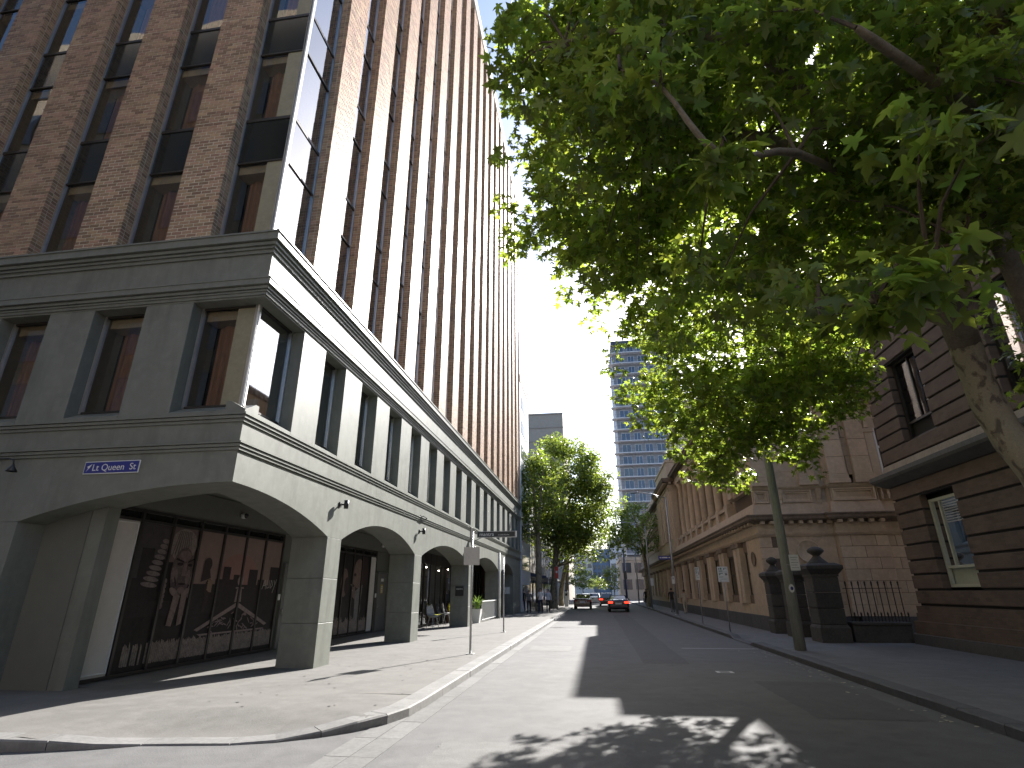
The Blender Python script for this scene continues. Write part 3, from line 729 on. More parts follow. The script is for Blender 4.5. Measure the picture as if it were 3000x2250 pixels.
# lobby front behind the wide arches
XL = -8.4
lob = empty('lobby_shopfront', (XL, 30, .13), 'dark glazed hotel lobby front with thin mullions behind the wide arches', 'shopfront')
def LP(mb, n, m, **k):
    o = mb.build(n, m, **k); o.parent = lob; o.matrix_parent_inverse = Matrix.Translation((-XL, -30, -.13)); return o
for k in range(16):
    y = 25.4 + 1.05 * k
    LP(MB().box(XL - .04, XL + .04, y - .025, y + .025, .13, 3.5), 'mullion', MT['bronze'])
    if k < 15:
        LP(MB().quad((XL, y + .026, .22), (XL, y + 1.024, .22), (XL, y + 1.024, 2.95), (XL, y + .026, 2.95)), 'pane', MT['glass'])
        LP(MB().box(XL - .03, XL + .03, y + .026, y + 1.024, .13, .21), 'rail', MT['bronze']); LP(MB().box(XL - .03, XL + .03, y + .026, y + 1.024, 2.96, 3.5), 'rail', MT['bronze'])
LP(MB().box(XL - .05, XL + .05, 25.4, 41.2, 3.5, 3.91), 'bulkhead', MT['render_in'])
LP(MB().box(XB - .05, XL - .06, 25.1, 25.35, .13, 3.9), 'side_wall', MT['render'])
LP(MB().box(XL - .8, XL - .7, 25.4, 41.2, .13, 3.9), 'inner_wall', mat('lobby_wall', (.05, .042, .036), .7, .3, 2))
lampm = emit('lobby_lamp', (1, .9, .75), 14)
for i, (y, z, x) in enumerate(((29.0, 2.85, -8.75), (31.2, 2.75, -8.7), (33.6, 2.9, -8.8), (36.2, 2.75, -8.75))):
    l = empty('pendant_lamp', (x, y, z), 'small glowing pendant lamp behind the lobby glass, ' + ('over the shell chairs' if i == 0 else 'above the timber box' if i == 1 else 'behind the white railing' if i == 2 else 'beside the white drainpipe'), 'lamp', 'lobby pendant lamps')
    MB().tube([(0, 0, .12), (0, 0, 3.9 - z)], .006, 6).build('cord', MT['black'], l)
    MB().lathe([(.02, .13), (.05, .1), (.085, .04), (.08, .035), (.02, .09)], (0, 0, 0), 14).build('shade', MT['steel'], l, True)
    MB().lathe([(.001, -.03), (.03, -.015), (.04, .015), (.03, .04), (.001, .05)], (0, 0, .02), 10).build('bulb', lampm, l, True)
# lounge chairs just outside the lobby glass
chs = [((.55, .52, .05), 'lime'), ((.6, .6, .58), 'pale grey'), ((.07, .075, .085), 'charcoal'), ((.55, .52, .05), 'lime'), ((.6, .6, .58), 'pale grey')]
for i, ((c, nm), y) in enumerate(zip(chs, (27.2, 26.4, 28.6, 30.4, 29.7))):
    ch = empty('cafe_chair', (-7.75 + .2 * (i % 2), y, .13), ('%s shell chair by the lobby, %s' % (nm, ('next to a pale grey one', 'closest to the grey service door', 'between the two pairs of brighter chairs', 'closest to the low timber box', 'next to the lime one')[i])), 'chair', 'shell chairs by the lobby glass')
    sm = paint('chair_' + nm.replace(' ', '_'), c, .5, .05)
    m = MB(); n = 9; prof = [(.20, .46), (.05, .43), (-.15, .44), (-.22, .55), (-.27, .75), (-.30, .92)]; wd = [.20, .22, .23, .24, .23, .14]
    G = [[(px - .06 * abs(u) ** 2 * -1, u * w, pz + .09 * u * u) for u in np.linspace(-1, 1, n)] for (px, pz), w in zip(prof, wd)]
    for a, bb in zip(G, G[1:]):
        for j in range(n - 1): m.quad(a[j], a[j + 1], bb[j + 1], bb[j])
    o = m.build('shell_seat', sm, ch, True); md = o.modifiers.new('thick', 'SOLIDIFY'); md.thickness = .015
    for sx in (-1, 1):
        for sy in (-1, 1): MB().tube([(.0 + .1 * sx, .12 * sy, .43), (.0 + .2 * sx, .2 * sy, 0)], [.012, .008], 6).build('leg', MT['steel'], ch)
    ch.rotation_euler.z = random.uniform(-.6, .6)
box = MB().bbox(-8.1, -7.5, 31.0, 31.9, .13, .95, .02); t = box.build('lobby_planter_box', mat('timber_box', (.17, .09, .05), .6, .3, 8, stretch=(1, 1, 6)), label='low brown timber box beside the lobby chairs', cat='box')
# wall lights
for y, lab in ((12.85, 'black up and down light on the first pillar beside the corner arch'), (19.3, 'black up and down light on the pillar between the two mural arches'), (27.85, 'black up and down light above the pillar with the hotel plaque')):
    w = empty('wall_light', (XF, y, 3.67), lab, 'wall light')
    MB().bbox(.0, .03, -.05, .05, -.06, .06, .006).build('wall_plate', MT['black'], w)
    MB().tube([(.03, 0, 0), (.12, 0, 0)], .022, 8).build('bracket_arm', MT['black'], w)
    MB().lathe([(.048, -.10), (.055, -.10), (.055, .10), (.048, .10), (.048, .085), (.001, .085)], (.17, 0, 0), 16).build('lamp_body', MT['black'], w, True)
h = empty('wall_bracket', (XF + .08, 19.5, 4.12), 'small black cable hook on the moulding above the second wall light', 'bracket')
MB().tube([(0, -.3, .05), (.05, -.2, .07), (.06, .2, .05), (0, .28, .03)], .018, 6).build('hook', MT['black'], h); MB().bbox(-.04, .0, -.34, -.26, 0, .1, .005).build('fixing', MT['black'], h)
# swan-neck lamp on the side street face
l = empty('swan_neck_lamp', (-10.9, YF, 3.95), 'thin black swan neck lamp bracket on the side street wall', 'wall light')
MB().tube([(-.2, 0, 0), (-.2, -.25, 0), (0, -.3, .01), (.45, -.3, .01), (.56, -.3, -.03), (.58, -.3, -.12)], .013, 8).build('neck', MT['black'], l, True)
MB().lathe([(.015, 0), (.03, -.04), (.09, -.13), (.088, -.135), (.02, -.06)], (.58, -.3, -.1), 12).build('lamp_shade', MT['black'], l, True)
MB().bbox(-.26, -.14, -.02, 0, -.08, .08, .005).build('wall_plate', MT['black'], l)
# street name sign
bl = mat('sign_blue', (.03, .035, .22), .45, .08, 6)
sg = empty('street_name_sign', (-8.57, YF - .006, 3.79), 'blue street name plate reading Lt Queen St on the grey wall', 'sign')
MB().bbox(-.56, .56, -.02, 0, -.115, .115, .004).build('plate_edge', MT['white'], sg)
MB().box(-.545, .545, -.023, -.0205, -.10, .10).build('plate_face', bl, sg)
o = obj('lettering', text_mesh('Lt Queen  St', .17, MT['white'], .0008), sg, (.055, -.0245, -.005), (math.pi / 2, 0, 0))
MB().poly([(-.50, -.0245, -.07), (-.47, -.0245, .0), (-.50, -.0245, .02), (-.455, -.0245, .04), (-.40, -.0245, .07), (-.44, -.0245, .0), (-.47, -.0245, -.03)]).build('emblem', MT['white'], sg)
# projecting hotel sign
bs = empty('blade_sign', (-5.9, 28.0, 4.36), 'dark blade sign reading mantra projecting from the grey podium', 'sign')
MB().bbox(.02, 2.03, -.06, .06, -.155, .155, .01).build('sign_case', MT['steel'], bs)
MB().box(.05, 1.96, -.064, -.061, -.125, .125).build('sign_face', MT['black'], bs)
obj('lettering', text_mesh('mantra', .26, MT['white'], .0008), bs, (.52, -.0655, .0), (math.pi / 2, 0, 0)); 
obj('lettering', text_mesh('on Little Bourke', .085, MT['white'], .0006), bs, (1.38, -.0655, -.03), (math.pi / 2, 0, 0))
MB().tube([(-.2, 0, .1), (.05, 0, .05)], .02, 6).build('bracket_arm', MT['black'], bs); MB().tube([(-.22, 0, -.35), (.3, 0, -.12)], .014, 6).build('bracket_arm', MT['black'], bs); MB().bbox(-.25, -.2, -.08, .08, -.4, .15, .005).build('wall_plate', MT['black'], bs)
pq = empty('plaque', (-6.58, 27.44, 1.70), 'small black mantra plaque on the inner side of an arcade pillar', 'sign')
MB().bbox(-.2, .2, -.02, 0, -.22, .22, .004).build('plate', MT['black'], pq); obj('lettering', text_mesh('mantra', .11, MT['white'], .0006), pq, (0, -.0215, .1), (math.pi / 2, 0, 0)); obj('lettering', text_mesh('reception', .05, MT['white'], .0006), pq, (0, -.0215, .01), (math.pi / 2, 0, 0)) if False else None
nb = empty('notice_board', (-6.6, 42.49, 1.75), 'small pale notice board on the last arcade pillar', 'sign')
MB().bbox(-.22, .22, -.02, 0, -.26, .26, .004).build('board', MT['steel'], nb); MB().box(-.18, .18, -.023, -.0205, -.22, .22).build('paper', MT['white'], nb)
# planter and railing
pt = empty('planter', (-6.45, 30.9, .13), 'tall tapered white planter with a leafy plant by the arcade', 'planter')
m = MB(); m.prism([(-.17, -.17, 0), (.17, -.17, 0), (.17, .17, 0), (-.17, .17, 0)], (0, 0, .02))
for a, c in (((-1, -1), (1, -1)), ((1, -1), (1, 1)), ((1, 1), (-1, 1)), ((-1, 1), (-1, -1))): m.quad((a[0] * .17, a[1] * .17, .02), (c[0] * .17, c[1] * .17, .02), (c[0] * .26, c[1] * .26, .68), (a[0] * .26, a[1] * .26, .68)); m.quad((a[0] * .26, a[1] * .26, .68), (c[0] * .26, c[1] * .26, .68), (c[0] * .22, c[1] * .22, .68), (a[0] * .22, a[1] * .22, .68))
m.build('pot', MT['white'], pt); MB().box(-.24, .24, -.24, .24, .6, .64).build('soil', MT['dark'], pt)
m = MB(); random.seed(5)
for k in range(75):
    a = random.uniform(0, 6.28); l = random.uniform(.35, .8); e = random.uniform(.3, 1.35); w = .035; p = Vector((random.uniform(-.1, .1), random.uniform(-.1, .1), .62 + random.uniform(0, .35)))
    pts = []
    for t in (0, .35, .7, 1): pts.append(p + Vector((math.cos(a) * math.cos(e) * l * t, math.sin(a) * math.cos(e) * l * t, math.sin(e) * l * t - .25 * l * t * t)))
    n = Vector((-math.sin(a), math.cos(a), 0))
    for (q0, w0), (q1, w1) in zip(zip(pts, (.3, 1, .8, .1)), list(zip(pts, (.3, 1, .8, .1)))[1:]): m.quad(q0 - n * w * w0, q0 + n * w * w0, q1 + n * w * w1, q1 - n * w * w1)
m.build('foliage', leaf_mat('planter_leaf', (.10, .16, .05), (.22, .36, .06), .35), pt)
rl = empty('railing', (-6.3, 31.6, .13), 'white metal balustrade railing between the arcade pillars', 'railing')
for k in range(16): MB().box(-.012, .012, .3 * k - .012, .3 * k + .012, .05, 1.02).build('baluster', MT['white'], rl)
MB().box(-.03, .03, -.02, 4.52, 1.02, 1.08).build('handrail', MT['white'], rl); MB().box(-.02, .02, -.01, 4.51, .1, .14).build('bottom_rail', MT['white'], rl)
# drain pipe beside the fourth pillar
MB().tube([(XF + .06, 36.05, .13), (XF + .06, 36.05, 4.0)], .05, 10).build('downpipe', MT['white'], None, True, label='white drainpipe running down the fourth arcade pillar', cat='drainpipe')
# ------------------------------------------------------------------ sandstone courthouse
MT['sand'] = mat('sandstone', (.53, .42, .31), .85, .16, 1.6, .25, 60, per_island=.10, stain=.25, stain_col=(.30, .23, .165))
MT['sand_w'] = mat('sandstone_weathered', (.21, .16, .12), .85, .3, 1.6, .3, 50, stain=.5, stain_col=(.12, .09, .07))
MT['sand_j'] = mat('sandstone_joint', (.15, .11, .085), .9, .15, 3)
MT['pane_dk'] = glass('courthouse_pane', (.35, .36, .36), .07, .02)
court = empty('courthouse', (0, 0, 0), 'two storey pink sandstone courthouse with pilasters, cornices and a balustraded upper floor', 'building')
CP = lambda mb, n, m, **k: mb.build(n, m, court, **k)
_sb = {}
def block(x0, x1, y0, y1, z0, z1, m='sand', axis='Y'):
    k = (round(x1 - x0, 3), round(y1 - y0, 3), round(z1 - z0, 3), m)
    if k not in _sb: _sb[k] = MB().bbox(0, k[0], 0, k[1], 0, k[2], .010).mesh('stone_block', MT[m])
    j = random.uniform(-.004, .004)
    return obj('stone_block', _sb[k], court, (x0, y0 + (j if axis == 'Y' else 0), z0))
def ashlar_y(x0, x1, y, z0, z1, hrow=.45, wl=.9, d=.1, skip=None):
    """wall facing -Y"""
    rows = max(1, round((z1 - z0) / hrow)); hr = (z1 - z0) / rows; n = max(1, round((x1 - x0) / wl)); w = (x1 - x0) / n
    CP(MB().box(x0 + .01, x1 - .01, y + .012, y + d + .05, z0, z1), 'wall', MT['sand_j'])
    for r in range(rows):
        if n == 1 or r % 2 == 0: ed = [x0 + w * i for i in range(n + 1)]
        else: ed = [x0] + [x0 + w * (i + .5) for i in range(n)] + [x1]
        for a, c in zip(ed, ed[1:]):
            if skip and skip(a, c, z0 + r * hr, z0 + (r + 1) * hr): continue
            block(a + .008, c - .008, y, y + d, z0 + r * hr + .008, z0 + (r + 1) * hr - .008)
XC, YC = 6.85, 25.2
CPATH = [(XC, 92), (XC, YC), (9.88, YC), (9.88, YC - .28), (11.75, YC - .28), (11.75, YC), (19, YC)]
def cm(z0, steps, m='sand_w', name='cornice', path=CPATH, back=-.15):
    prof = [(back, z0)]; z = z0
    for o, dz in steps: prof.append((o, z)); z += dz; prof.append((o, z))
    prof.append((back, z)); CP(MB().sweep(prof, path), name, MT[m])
# core volumes (dark backing so no light leaks)
CP(MB().box(XC + .3, 19, YC + .2, 92, 0, 4.9), 'inner_wall', MT['sand_j'])
CP(MB().box(XC + .3, 19, YC + .2, 29.5, 4.9, 10.6), 'inner_wall', MT['sand_j'])
CP(MB().box(8.7, 19, 29.5, 50.7, 4.9, 12.9), 'inner_wall', MT['sand'])
CP(MB().box(XC + .3, 19, 50.8, 92, 4.9, 12.0), 'inner_wall', MT['sand_j'])
CP(MB().box(11.9, 19, YC + 1.2, 60, 9, 15.5), 'shade_block', MT['sand']); CP(MB().box(11.7, 19.2, YC + 1.0, 60.2, 15.5, 16.0), 'shade_block_cornice', MT['sand_w'])  # hidden mass added behind the wing to shade the near right road
CP(MB().box(13.5, 24, 75.2, 98, 9, 26), 'shade_tower', MT['sand']); CP(MB().box(13.3, 24.2, 75.0, 98.2, 26, 26.6), 'shade_block_cornice', MT['sand_w'])  # hidden tower added to throw shade over the far road
# plinth: dark bluestone blocks then a pale base course
for i in range(9):
    x = 6.80 + 1.1 * i
    if x + 1.1 < 13: CP(MB().bbox(x + .004, x + 1.096, YC - .1 - (.28 if x > 9.7 else 0), YC + .1, .0, .69, .012), 'plinth_block', MT['bluestone_d'])
for i in range(46):
    y = YC - .1 + 1.45 * i; CP(MB().bbox(XC - .1, XC + .1, y + .004, y + 1.446, 0, .69, .012), 'plinth_block', MT['bluestone_d'])
cm(.69, [(.07, .38), (.04, .04)], 'sand', 'base_course')
# wing facing the camera, ground floor, with a dished roundel
rc = (8.72, 3.17)
def skip_r(a, c, z0, z1): return a < rc[0] + .42 and c > rc[0] - .42 and z0 < rc[1] + .42 and z1 > rc[1] - .42
ashlar_y(XC, 9.86, YC, 1.11, 3.78, .445, .88, .1, skip_r)
# wall round the roundel: plate with a round hole
n = 28; m = MB(); sq = []
for k in range(n):
    a = 2 * math.pi * k / n; c, s = math.cos(a), math.sin(a); t = 1 / max(abs(c), abs(s)); sq.append((c, s, t))
x0r, x1r, z0r, z1r = 7.755, 9.835, 2.453, 3.775
for k in range(n):
    (c, s, t), (c2, s2, t2) = sq[k], sq[(k + 1) % n]
    def edge(c, s):
        tx = ((x1r - rc[0]) / c if c > 1e-9 else (x0r - rc[0]) / c if c < -1e-9 else 1e9); tz = ((z1r - rc[1]) / s if s > 1e-9 else (z0r - rc[1]) / s if s < -1e-9 else 1e9); q = min(tx, tz); return (rc[0] + c * q, YC, rc[1] + s * q)
    m.quad((rc[0] + .40 * c, YC, rc[1] + .40 * s), (rc[0] + .40 * c2, YC, rc[1] + .40 * s2), edge(c2, s2), edge(c, s))
CP(m, 'wall', MT['sand'])
CP(MB().lathe([(.46, -.03), (.47, -.05), (.43, -.06), (.40, -.02), (.385, .0), (.37, .06), (.30, .085), (.001, .095)], (rc[0], YC, rc[1]), 36, 'Y'), 'roundel', MT['sand'], smooth=True)
ashlar_y(9.88, 11.75, YC - .28, 1.11, 3.78, .445, .93, .12)
ashlar_y(11.75, 14.2, YC, 1.11, 3.78, .445, .82, .1)
CP(MB().box(11.75 - .002, 11.77, YC - .27, YC, .69, 9.5), 'return_wall', MT['sand']); CP(MB().box(9.862, 9.88, YC - .27, YC + .1, .69, 9.5), 'return_wall', MT['sand'])
cm(3.78, [(.05, .05), (.09, .05), (.12, .06)], 'sand', 'string_course')
CP(MB().sweep([(-.1, 3.94), (.0, 3.94), (.0, 4.30), (-.1, 4.30)], CPATH), 'frieze', MT['sand'])
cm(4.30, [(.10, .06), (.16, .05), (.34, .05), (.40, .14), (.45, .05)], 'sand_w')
CP(MB().sweep([(-.12, 4.65), (.10, 4.65), (.08, 4.8), (.02, 5.15), (-.12, 5.15)], CPATH), 'blocking_course', MT['sand'])
CP(MB().sweep([(-.12, 5.15), (-.03, 5.15), (-.03, 5.72), (-.12, 5.72)], CPATH[1:]), 'frieze', MT['sand'])
def panel_y(x0, x1, y, z0, z1):
    """moulded panel: stepped frame with a bevelled recess"""
    t = .07
    for k, (o, d) in enumerate(((0, .10), (.07, .05))):
        a, c, e, g = x0 + o, x1 - o, z0 + o, z1 - o; f = MB()
        for (b0, b1, b2, b3) in ((a, a + t - .002, e, g), (c - t + .002, c, e, g), (a + t, c - t, e, e + t - .002), (a + t, c - t, g - t + .002, g)): f.box(b0, b1, y - d, y + .02, b2, b3)
        CP(f, 'panel_frame', MT['sand'])
    a, c, e, g = x0 + .15, x1 - .15, z0 + .15, z1 - .15; f = MB(); dx = min(.12, (c - a) / 3)
    p = [(a, y - .005, e), (c, y - .005, e), (c, y - .005, g), (a, y - .005, g)]; q = [(a + dx, y + .03, e + .05), (c - dx, y + .03, e + .05), (c - dx, y + .03, g - .05), (a + dx, y + .03, g - .05)]
    for k in range(4): f.quad(p[k], p[(k + 1) % 4], q[(k + 1) % 4], q[k])
    f.poly(q); CP(f, 'panel', MT['sand'])
panel_y(6.9, 7.5, YC + .03, 5.17, 5.70); panel_y(8.05, 9.25, YC + .03, 5.17, 5.70); panel_y(9.98, 11.65, YC - .25, 5.17, 5.70)
def console(x, y, z0, z1):
    pr = [(x, y, z0), (x, y - .06, z0), (x, y - .10, z0 + .12), (x, y - .08, z0 + .22), (x, y - .2, z1 - .12), (x, y - .24, z1), (x, y, z1)]; CP(MB().prism(pr, (.18, 0, 0)), 'bracket', MT['sand'])
for x in (7.65, 7.85 + .0, 9.42): console(x, YC + .03, 5.05, 5.71)
cm(5.72, [(.05, .05), (.10, .05), (.13, .05)], 'sand', 'string_course', CPATH[1:])
_md = MB().bbox(0, .16, 0, .30, 0, .13, .012).mesh('modillion', MT['sand']); _md2 = MB().bbox(0, .30, 0, .16, 0, .13, .012).mesh('modillion', MT['sand'])
for k in range(8): obj('modillion', _md, court, (6.95 + .38 * k, YC - .30, 4.265))
for k in range(5): obj('modillion', _md, court, (9.9 + .4 * k, YC - .58, 4.265))
for k in range(100): obj('modillion', _md2, court, (XC - .30, 25.4 + .6 * k, 4.265))
for y_ in (26.55,):
    CP(MB().bbox(XC - .12, XC + .05, y_, y_ + .22, 5.95, 8.3, .012), 'window_jamb', MT['sand']); CP(MB().bbox(XC - .12, XC + .05, y_ + 1.2, y_ + 1.42, 5.95, 8.3, .012), 'window_jamb', MT['sand'])
    CP(MB().prism([(XC - .2, y_ - .1, 8.3), (XC - .2, y_ + 1.52, 8.3), (XC - .2, y_ + .71, 8.85)], (.25, 0, 0)), 'pediment', MT['sand']); CP(MB().box(XC - .02, XC - .003, y_ + .222, y_ + 1.198, 5.95, 8.29), 'pane', MT['pane_dk'])
# wing upper floor
ashlar_y(XC, 9.86, YC + .03, 6.5, 9.5, .75, 1.0, .1)
CP(MB().sweep([(-.12, 5.87), (-.02, 5.87), (-.02, 6.5), (-.12, 6.5)], CPATH[1:4]), 'base_course', MT['sand'])
for x0, x1, y in ((6.9, 7.55, YC + .03), (8.85, 9.5, YC + .03), (9.95, 10.68, YC - .25), (10.98, 11.68, YC - .25)):
    CP(MB().bbox(x0 - .06, x1 + .06, y - .28, y + .02, 5.875, 6.05, .01), 'pilaster_base', MT['sand']); CP(MB().bbox(x0 - .03, x1 + .03, y - .24, y + .02, 6.052, 6.24, .01), 'pilaster_base', MT['sand'])
    z = 6.25
    while z < 9.0:
        block(x0, x1, y - .2, y + .02, z, min(9.0, z + .74)); z += .75
    CP(MB().bbox(x0 - .06, x1 + .06, y - .28, y + .02, 9.02, 9.4, .02), 'capital', MT['sand'])
ashlar_y(9.88, 11.75, YC - .25, 6.24, 9.5, .75, .935, .12)
# arched window bay at the right of the wing
CP(MB().box(11.77, 14.5, YC + .02, YC + .1, 5.87, 9.5), 'wall', MT['sand'])
m = MB(); n = 12
for k in range(n):
    a0, a1 = math.pi * k / n, math.pi * (k + 1) / n
    for r0, r1, y0 in ((.80, .95, -.10), (.95, 1.12, -.16), (1.12, 1.25, -.10)):
        P = [(13.0 + r * math.cos(a), YC + y0, 8.3 + r * math.sin(a)) for r, a in ((r0, a0), (r1, a0), (r1, a1), (r0, a1))]; m.prism(P, (0, .15, 0))
CP(m, 'window_arch', MT['sand'])
for x0, x1 in ((11.85, 12.2), (13.8, 14.15)):
    CP(MB().bbox(x0, x1, YC - .12, YC + .02, 5.9, 8.1, .01), 'window_jamb', MT['sand']); CP(MB().bbox(x0 - .05, x1 + .05, YC - .16, YC + .02, 8.1, 8.28, .01), 'impost', MT['sand'])
w = CP(MB().box(12.25, 12.33, YC - .05, YC + .0, 6.2, 8.3).box(13.7, 13.78, YC - .05, YC, 6.2, 8.3).box(12.331, 13.699, YC - .05, YC, 6.2, 6.28).box(12.331, 13.699, YC - .05, YC, 7.4, 7.5).box(12.98, 13.04, YC - .05, YC, 6.281, 7.399), 'window', MT['white'])
MB().quad((12.33, YC - .02, 6.28), (13.7, YC - .02, 6.28), (13.7, YC - .02, 8.3), (12.33, YC - .02, 8.3)).build('pane', MT['pane_dk'], w)
for k in range(8): CP(MB().lathe([(.05, 0), (.05, .04), (.035, .06), (.065, .2), (.05, .28), (.03, .36), (.05, .40), (.05, .45)], (11.95 + .25 * k, YC - .2, 5.2), 10), 'baluster', MT['sand'], smooth=True)
CP(MB().box(11.78, 14.2, YC - .32, YC - .08, 5.651, 5.71), 'balcony_rail', MT['sand'])
# main cornice and parapet of the wing
WP = [(XC, 29.5), (XC, YC), (9.88, YC), (9.88, YC - .28), (11.75, YC - .28), (11.75, YC), (19, YC)]
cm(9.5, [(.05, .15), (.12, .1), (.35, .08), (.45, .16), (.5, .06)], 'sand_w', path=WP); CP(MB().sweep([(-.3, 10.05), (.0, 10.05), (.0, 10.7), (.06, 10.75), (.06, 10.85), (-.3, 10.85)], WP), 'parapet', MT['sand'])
# street face, ground floor
bays = [29.2 + 3.55 * k for k in range(18)]
CP(MB().box(XC, XC + .28, YC + .11, 27.0, 1.11, 3.78), 'wall', MT['sand'])
o = CP(MB().lathe([(.30, -.03), (.31, -.06), (.25, -.07), (.24, 0), (.001, .01)], (XC, 26.4, 2.95), 24, 'X'), 'oval_window', MT['sand_w'], smooth=True); o.scale.z = 1.0
for i, y in enumerate(bays):
    if y > 88: break
    y0 = y - 3.55 if i else 27.0
    # pair of pilasters then a window bay
    for q in (y - .95, y - .25):
        CP(MB().bbox(XC - .16, XC + .2, q, q + .55, 1.11, 3.55, .012), 'pilaster', MT['sand']); CP(MB().bbox(XC - .22, XC + .2, q - .05, q + .6, 3.552, 3.776, .015), 'capital', MT['sand_w'])
    CP(MB().box(XC, XC + .25, y - .4, y - .25, 1.11, 3.78).box(XC, XC + .25, y0 + .3, y0 + .62, 1.11, 3.78) if i else MB().box(XC, XC + .25, 27.0, 27.4, 1.11, 3.78), 'wall', MT['sand'])
    a, c = (y0 + .62, y - .95) if i else (27.4, y - .95)
    CP(MB().box(XC + .05, XC + .25, a, c, 1.11, 1.45).box(XC + .05, XC + .25, a, c, 3.3, 3.78), 'wall', MT['sand_w'])
    if c - a > .5:
        w = CP(MB().box(XC + .1, XC + .16, a, a + .07, 1.45, 3.3).box(XC + .1, XC + .16, c - .07, c, 1.45, 3.3).box(XC + .1, XC + .16, a + .071, c - .071, 1.45, 1.52).box(XC + .1, XC + .16, a + .071, c - .071, 3.23, 3.3).box(XC + .1, XC + .16, a + .071, c - .071, 2.35, 2.42), 'window', MT['bronze'])
        MB().quad((XC + .13, a + .07, 1.52), (XC + .13, c - .07, 1.52), (XC + .13, c - .07, 3.23), (XC + .13, a + .07, 3.23)).build('pane', MT['pane_dk'], w)
# street face, wing upper part
CP(MB().box(XC, XC + .29, YC + .13, 29.5, 5.87, 9.5), 'wall', MT['sand'])
for q in (25.6, 28.4): CP(MB().bbox(XC - .14, XC + .1, q, q + .75, 5.88, 9.48, .012), 'pilaster', MT['sand'])
# recessed upper floor with columns, balustrade in front
for k in range(9):
    y = 30.4 + 2.35 * k
    CP(MB().lathe([(.30, 5.9), (.30, 6.05), (.25, 6.12), (.24, 6.2), (.24, 8.0), (.20, 9.9), (.26, 10.0), (.33, 10.25), (.33, 10.4)], (7.55, y, 0), 16), 'column', MT['sand'], smooth=True)
    CP(MB().bbox(7.2, 7.9, y - .35, y + .35, 4.9, 5.9, .015), 'pedestal', MT['sand'])
    CP(MB().bbox(XC - .02, XC + .42, y - .3, y + .3, 4.9, 5.86, .015), 'pedestal', MT['sand'])
    if k < 8:
        for j in range(6): CP(MB().lathe([(.06, 5.0), (.045, 5.08), (.085, 5.25), (.05, 5.45), (.065, 5.6)], (XC + .2, y + .45 + .29 * j, 0), 8), 'baluster', MT['sand'], smooth=True)
        CP(MB().bbox(XC + .03, XC + .38, y + .302, y + 2.048, 5.6, 5.75, .01), 'balcony_rail', MT['sand'])
        w = CP(MB().box(8.62, 8.7, y + .6, y + .7, 6.0, 9.2).box(8.62, 8.7, y + 1.65, y + 1.75, 6.0, 9.2).box(8.62, 8.7, y + .701, y + 1.649, 9.1, 9.2), 'window', MT['sand_w'])
        MB().box(8.66, 8.69, y + .701, y + 1.649, 5.9, 9.1).build('pane', MT['pane_dk'], w)
CP(MB().box(7.25, 8.7, 29.5, 50.7, 10.4, 10.9), 'entablature', MT['sand']); RPATH = [(7.25, 50.7), (7.25, 29.5)]
cm(10.9, [(.05, .15), (.15, .1), (.4, .2), (.48, .08)], 'sand_w', path=RPATH, back=-1.6); CP(MB().box(7.3, 8.9, 29.5, 42.5, 11.43, 12.9), 'attic', MT['sand'])
# projecting pavilion further along
VP = [(6.75, 60.5), (6.75, 50.7), (8.75, 50.7)]
CP(MB().box(6.75, 8.8, 50.7, 60.5, 4.95, 10.6), 'pavilion_wall', MT['sand'])
for y in (51.0, 52.3, 54.3, 55.6, 57.4, 58.7, 59.7): CP(MB().bbox(6.6, 6.76, y, y + .55, 5.9, 10.0, .012), 'pilaster', MT['sand'])
for x in (6.9, 7.55): CP(MB().bbox(x, x + .5, 50.56, 50.71, 5.9, 10.0, .012), 'pilaster', MT['sand'])
m = MB(); ar = [(8.15, 5.9), (8.65, 5.9)] + [(8.4 + .25 * math.cos(a), 8.4 + .4 * math.sin(a)) for a in np.linspace(0, math.pi, 9)]
CP(MB().poly([(x, 50.69, z) for x, z in ar]), 'pane', MT['pane_dk'])
for y0, y1 in ((52.95, 54.2), (56.25, 57.3)): CP(MB().box(6.72, 6.749, y0, y1, 6.0, 8.8), 'pane', MT['pane_dk'])
cm(10.0, [(.03, .3), (.08, .1), (.04, .2)], 'sand', 'frieze', VP); 
for k in range(22): CP(MB().box(6.3, 6.62, 50.75 + .45 * k, 50.95 + .45 * k, 10.62, 10.78), 'dentil', MT['sand'])
for k in range(5): CP(MB().box(6.75 + .42 * k, 6.95 + .42 * k, 50.25, 50.57, 10.62, 10.78), 'dentil', MT['sand'])
cm(10.6, [(.12, .18), (.5, .1), (.55, .16), (.6, .06)], 'sand_w', path=VP); CP(MB().sweep([(-.3, 11.1), (.0, 11.1), (.0, 12.6), (.08, 12.65), (.08, 12.85), (-.3, 12.85)], VP), 'parapet', MT['sand'])
# farther run of the upper floor
CP(MB().box(7.0, 8.8, 60.5, 92, 4.95, 10.6), 'wall', MT['sand']); FP = [(7.0, 92), (7.0, 60.5)]
for k in range(20): CP(MB().bbox(6.85, 7.01, 61 + 1.55 * k, 61.5 + 1.55 * k, 5.9, 10.0, .012), 'pilaster', MT['sand'])
cm(10.2, [(.1, .3), (.4, .1), (.5, .2)], 'sand_w', path=FP); CP(MB().sweep([(-.3, 10.8), (.0, 10.8), (.0, 12.0), (-.3, 12.0)], FP), 'parapet', MT['sand'])
CP(MB().box(9.0, 19, 29.5, 92, 12.9, 12.95), 'roof', MT['roofm'])

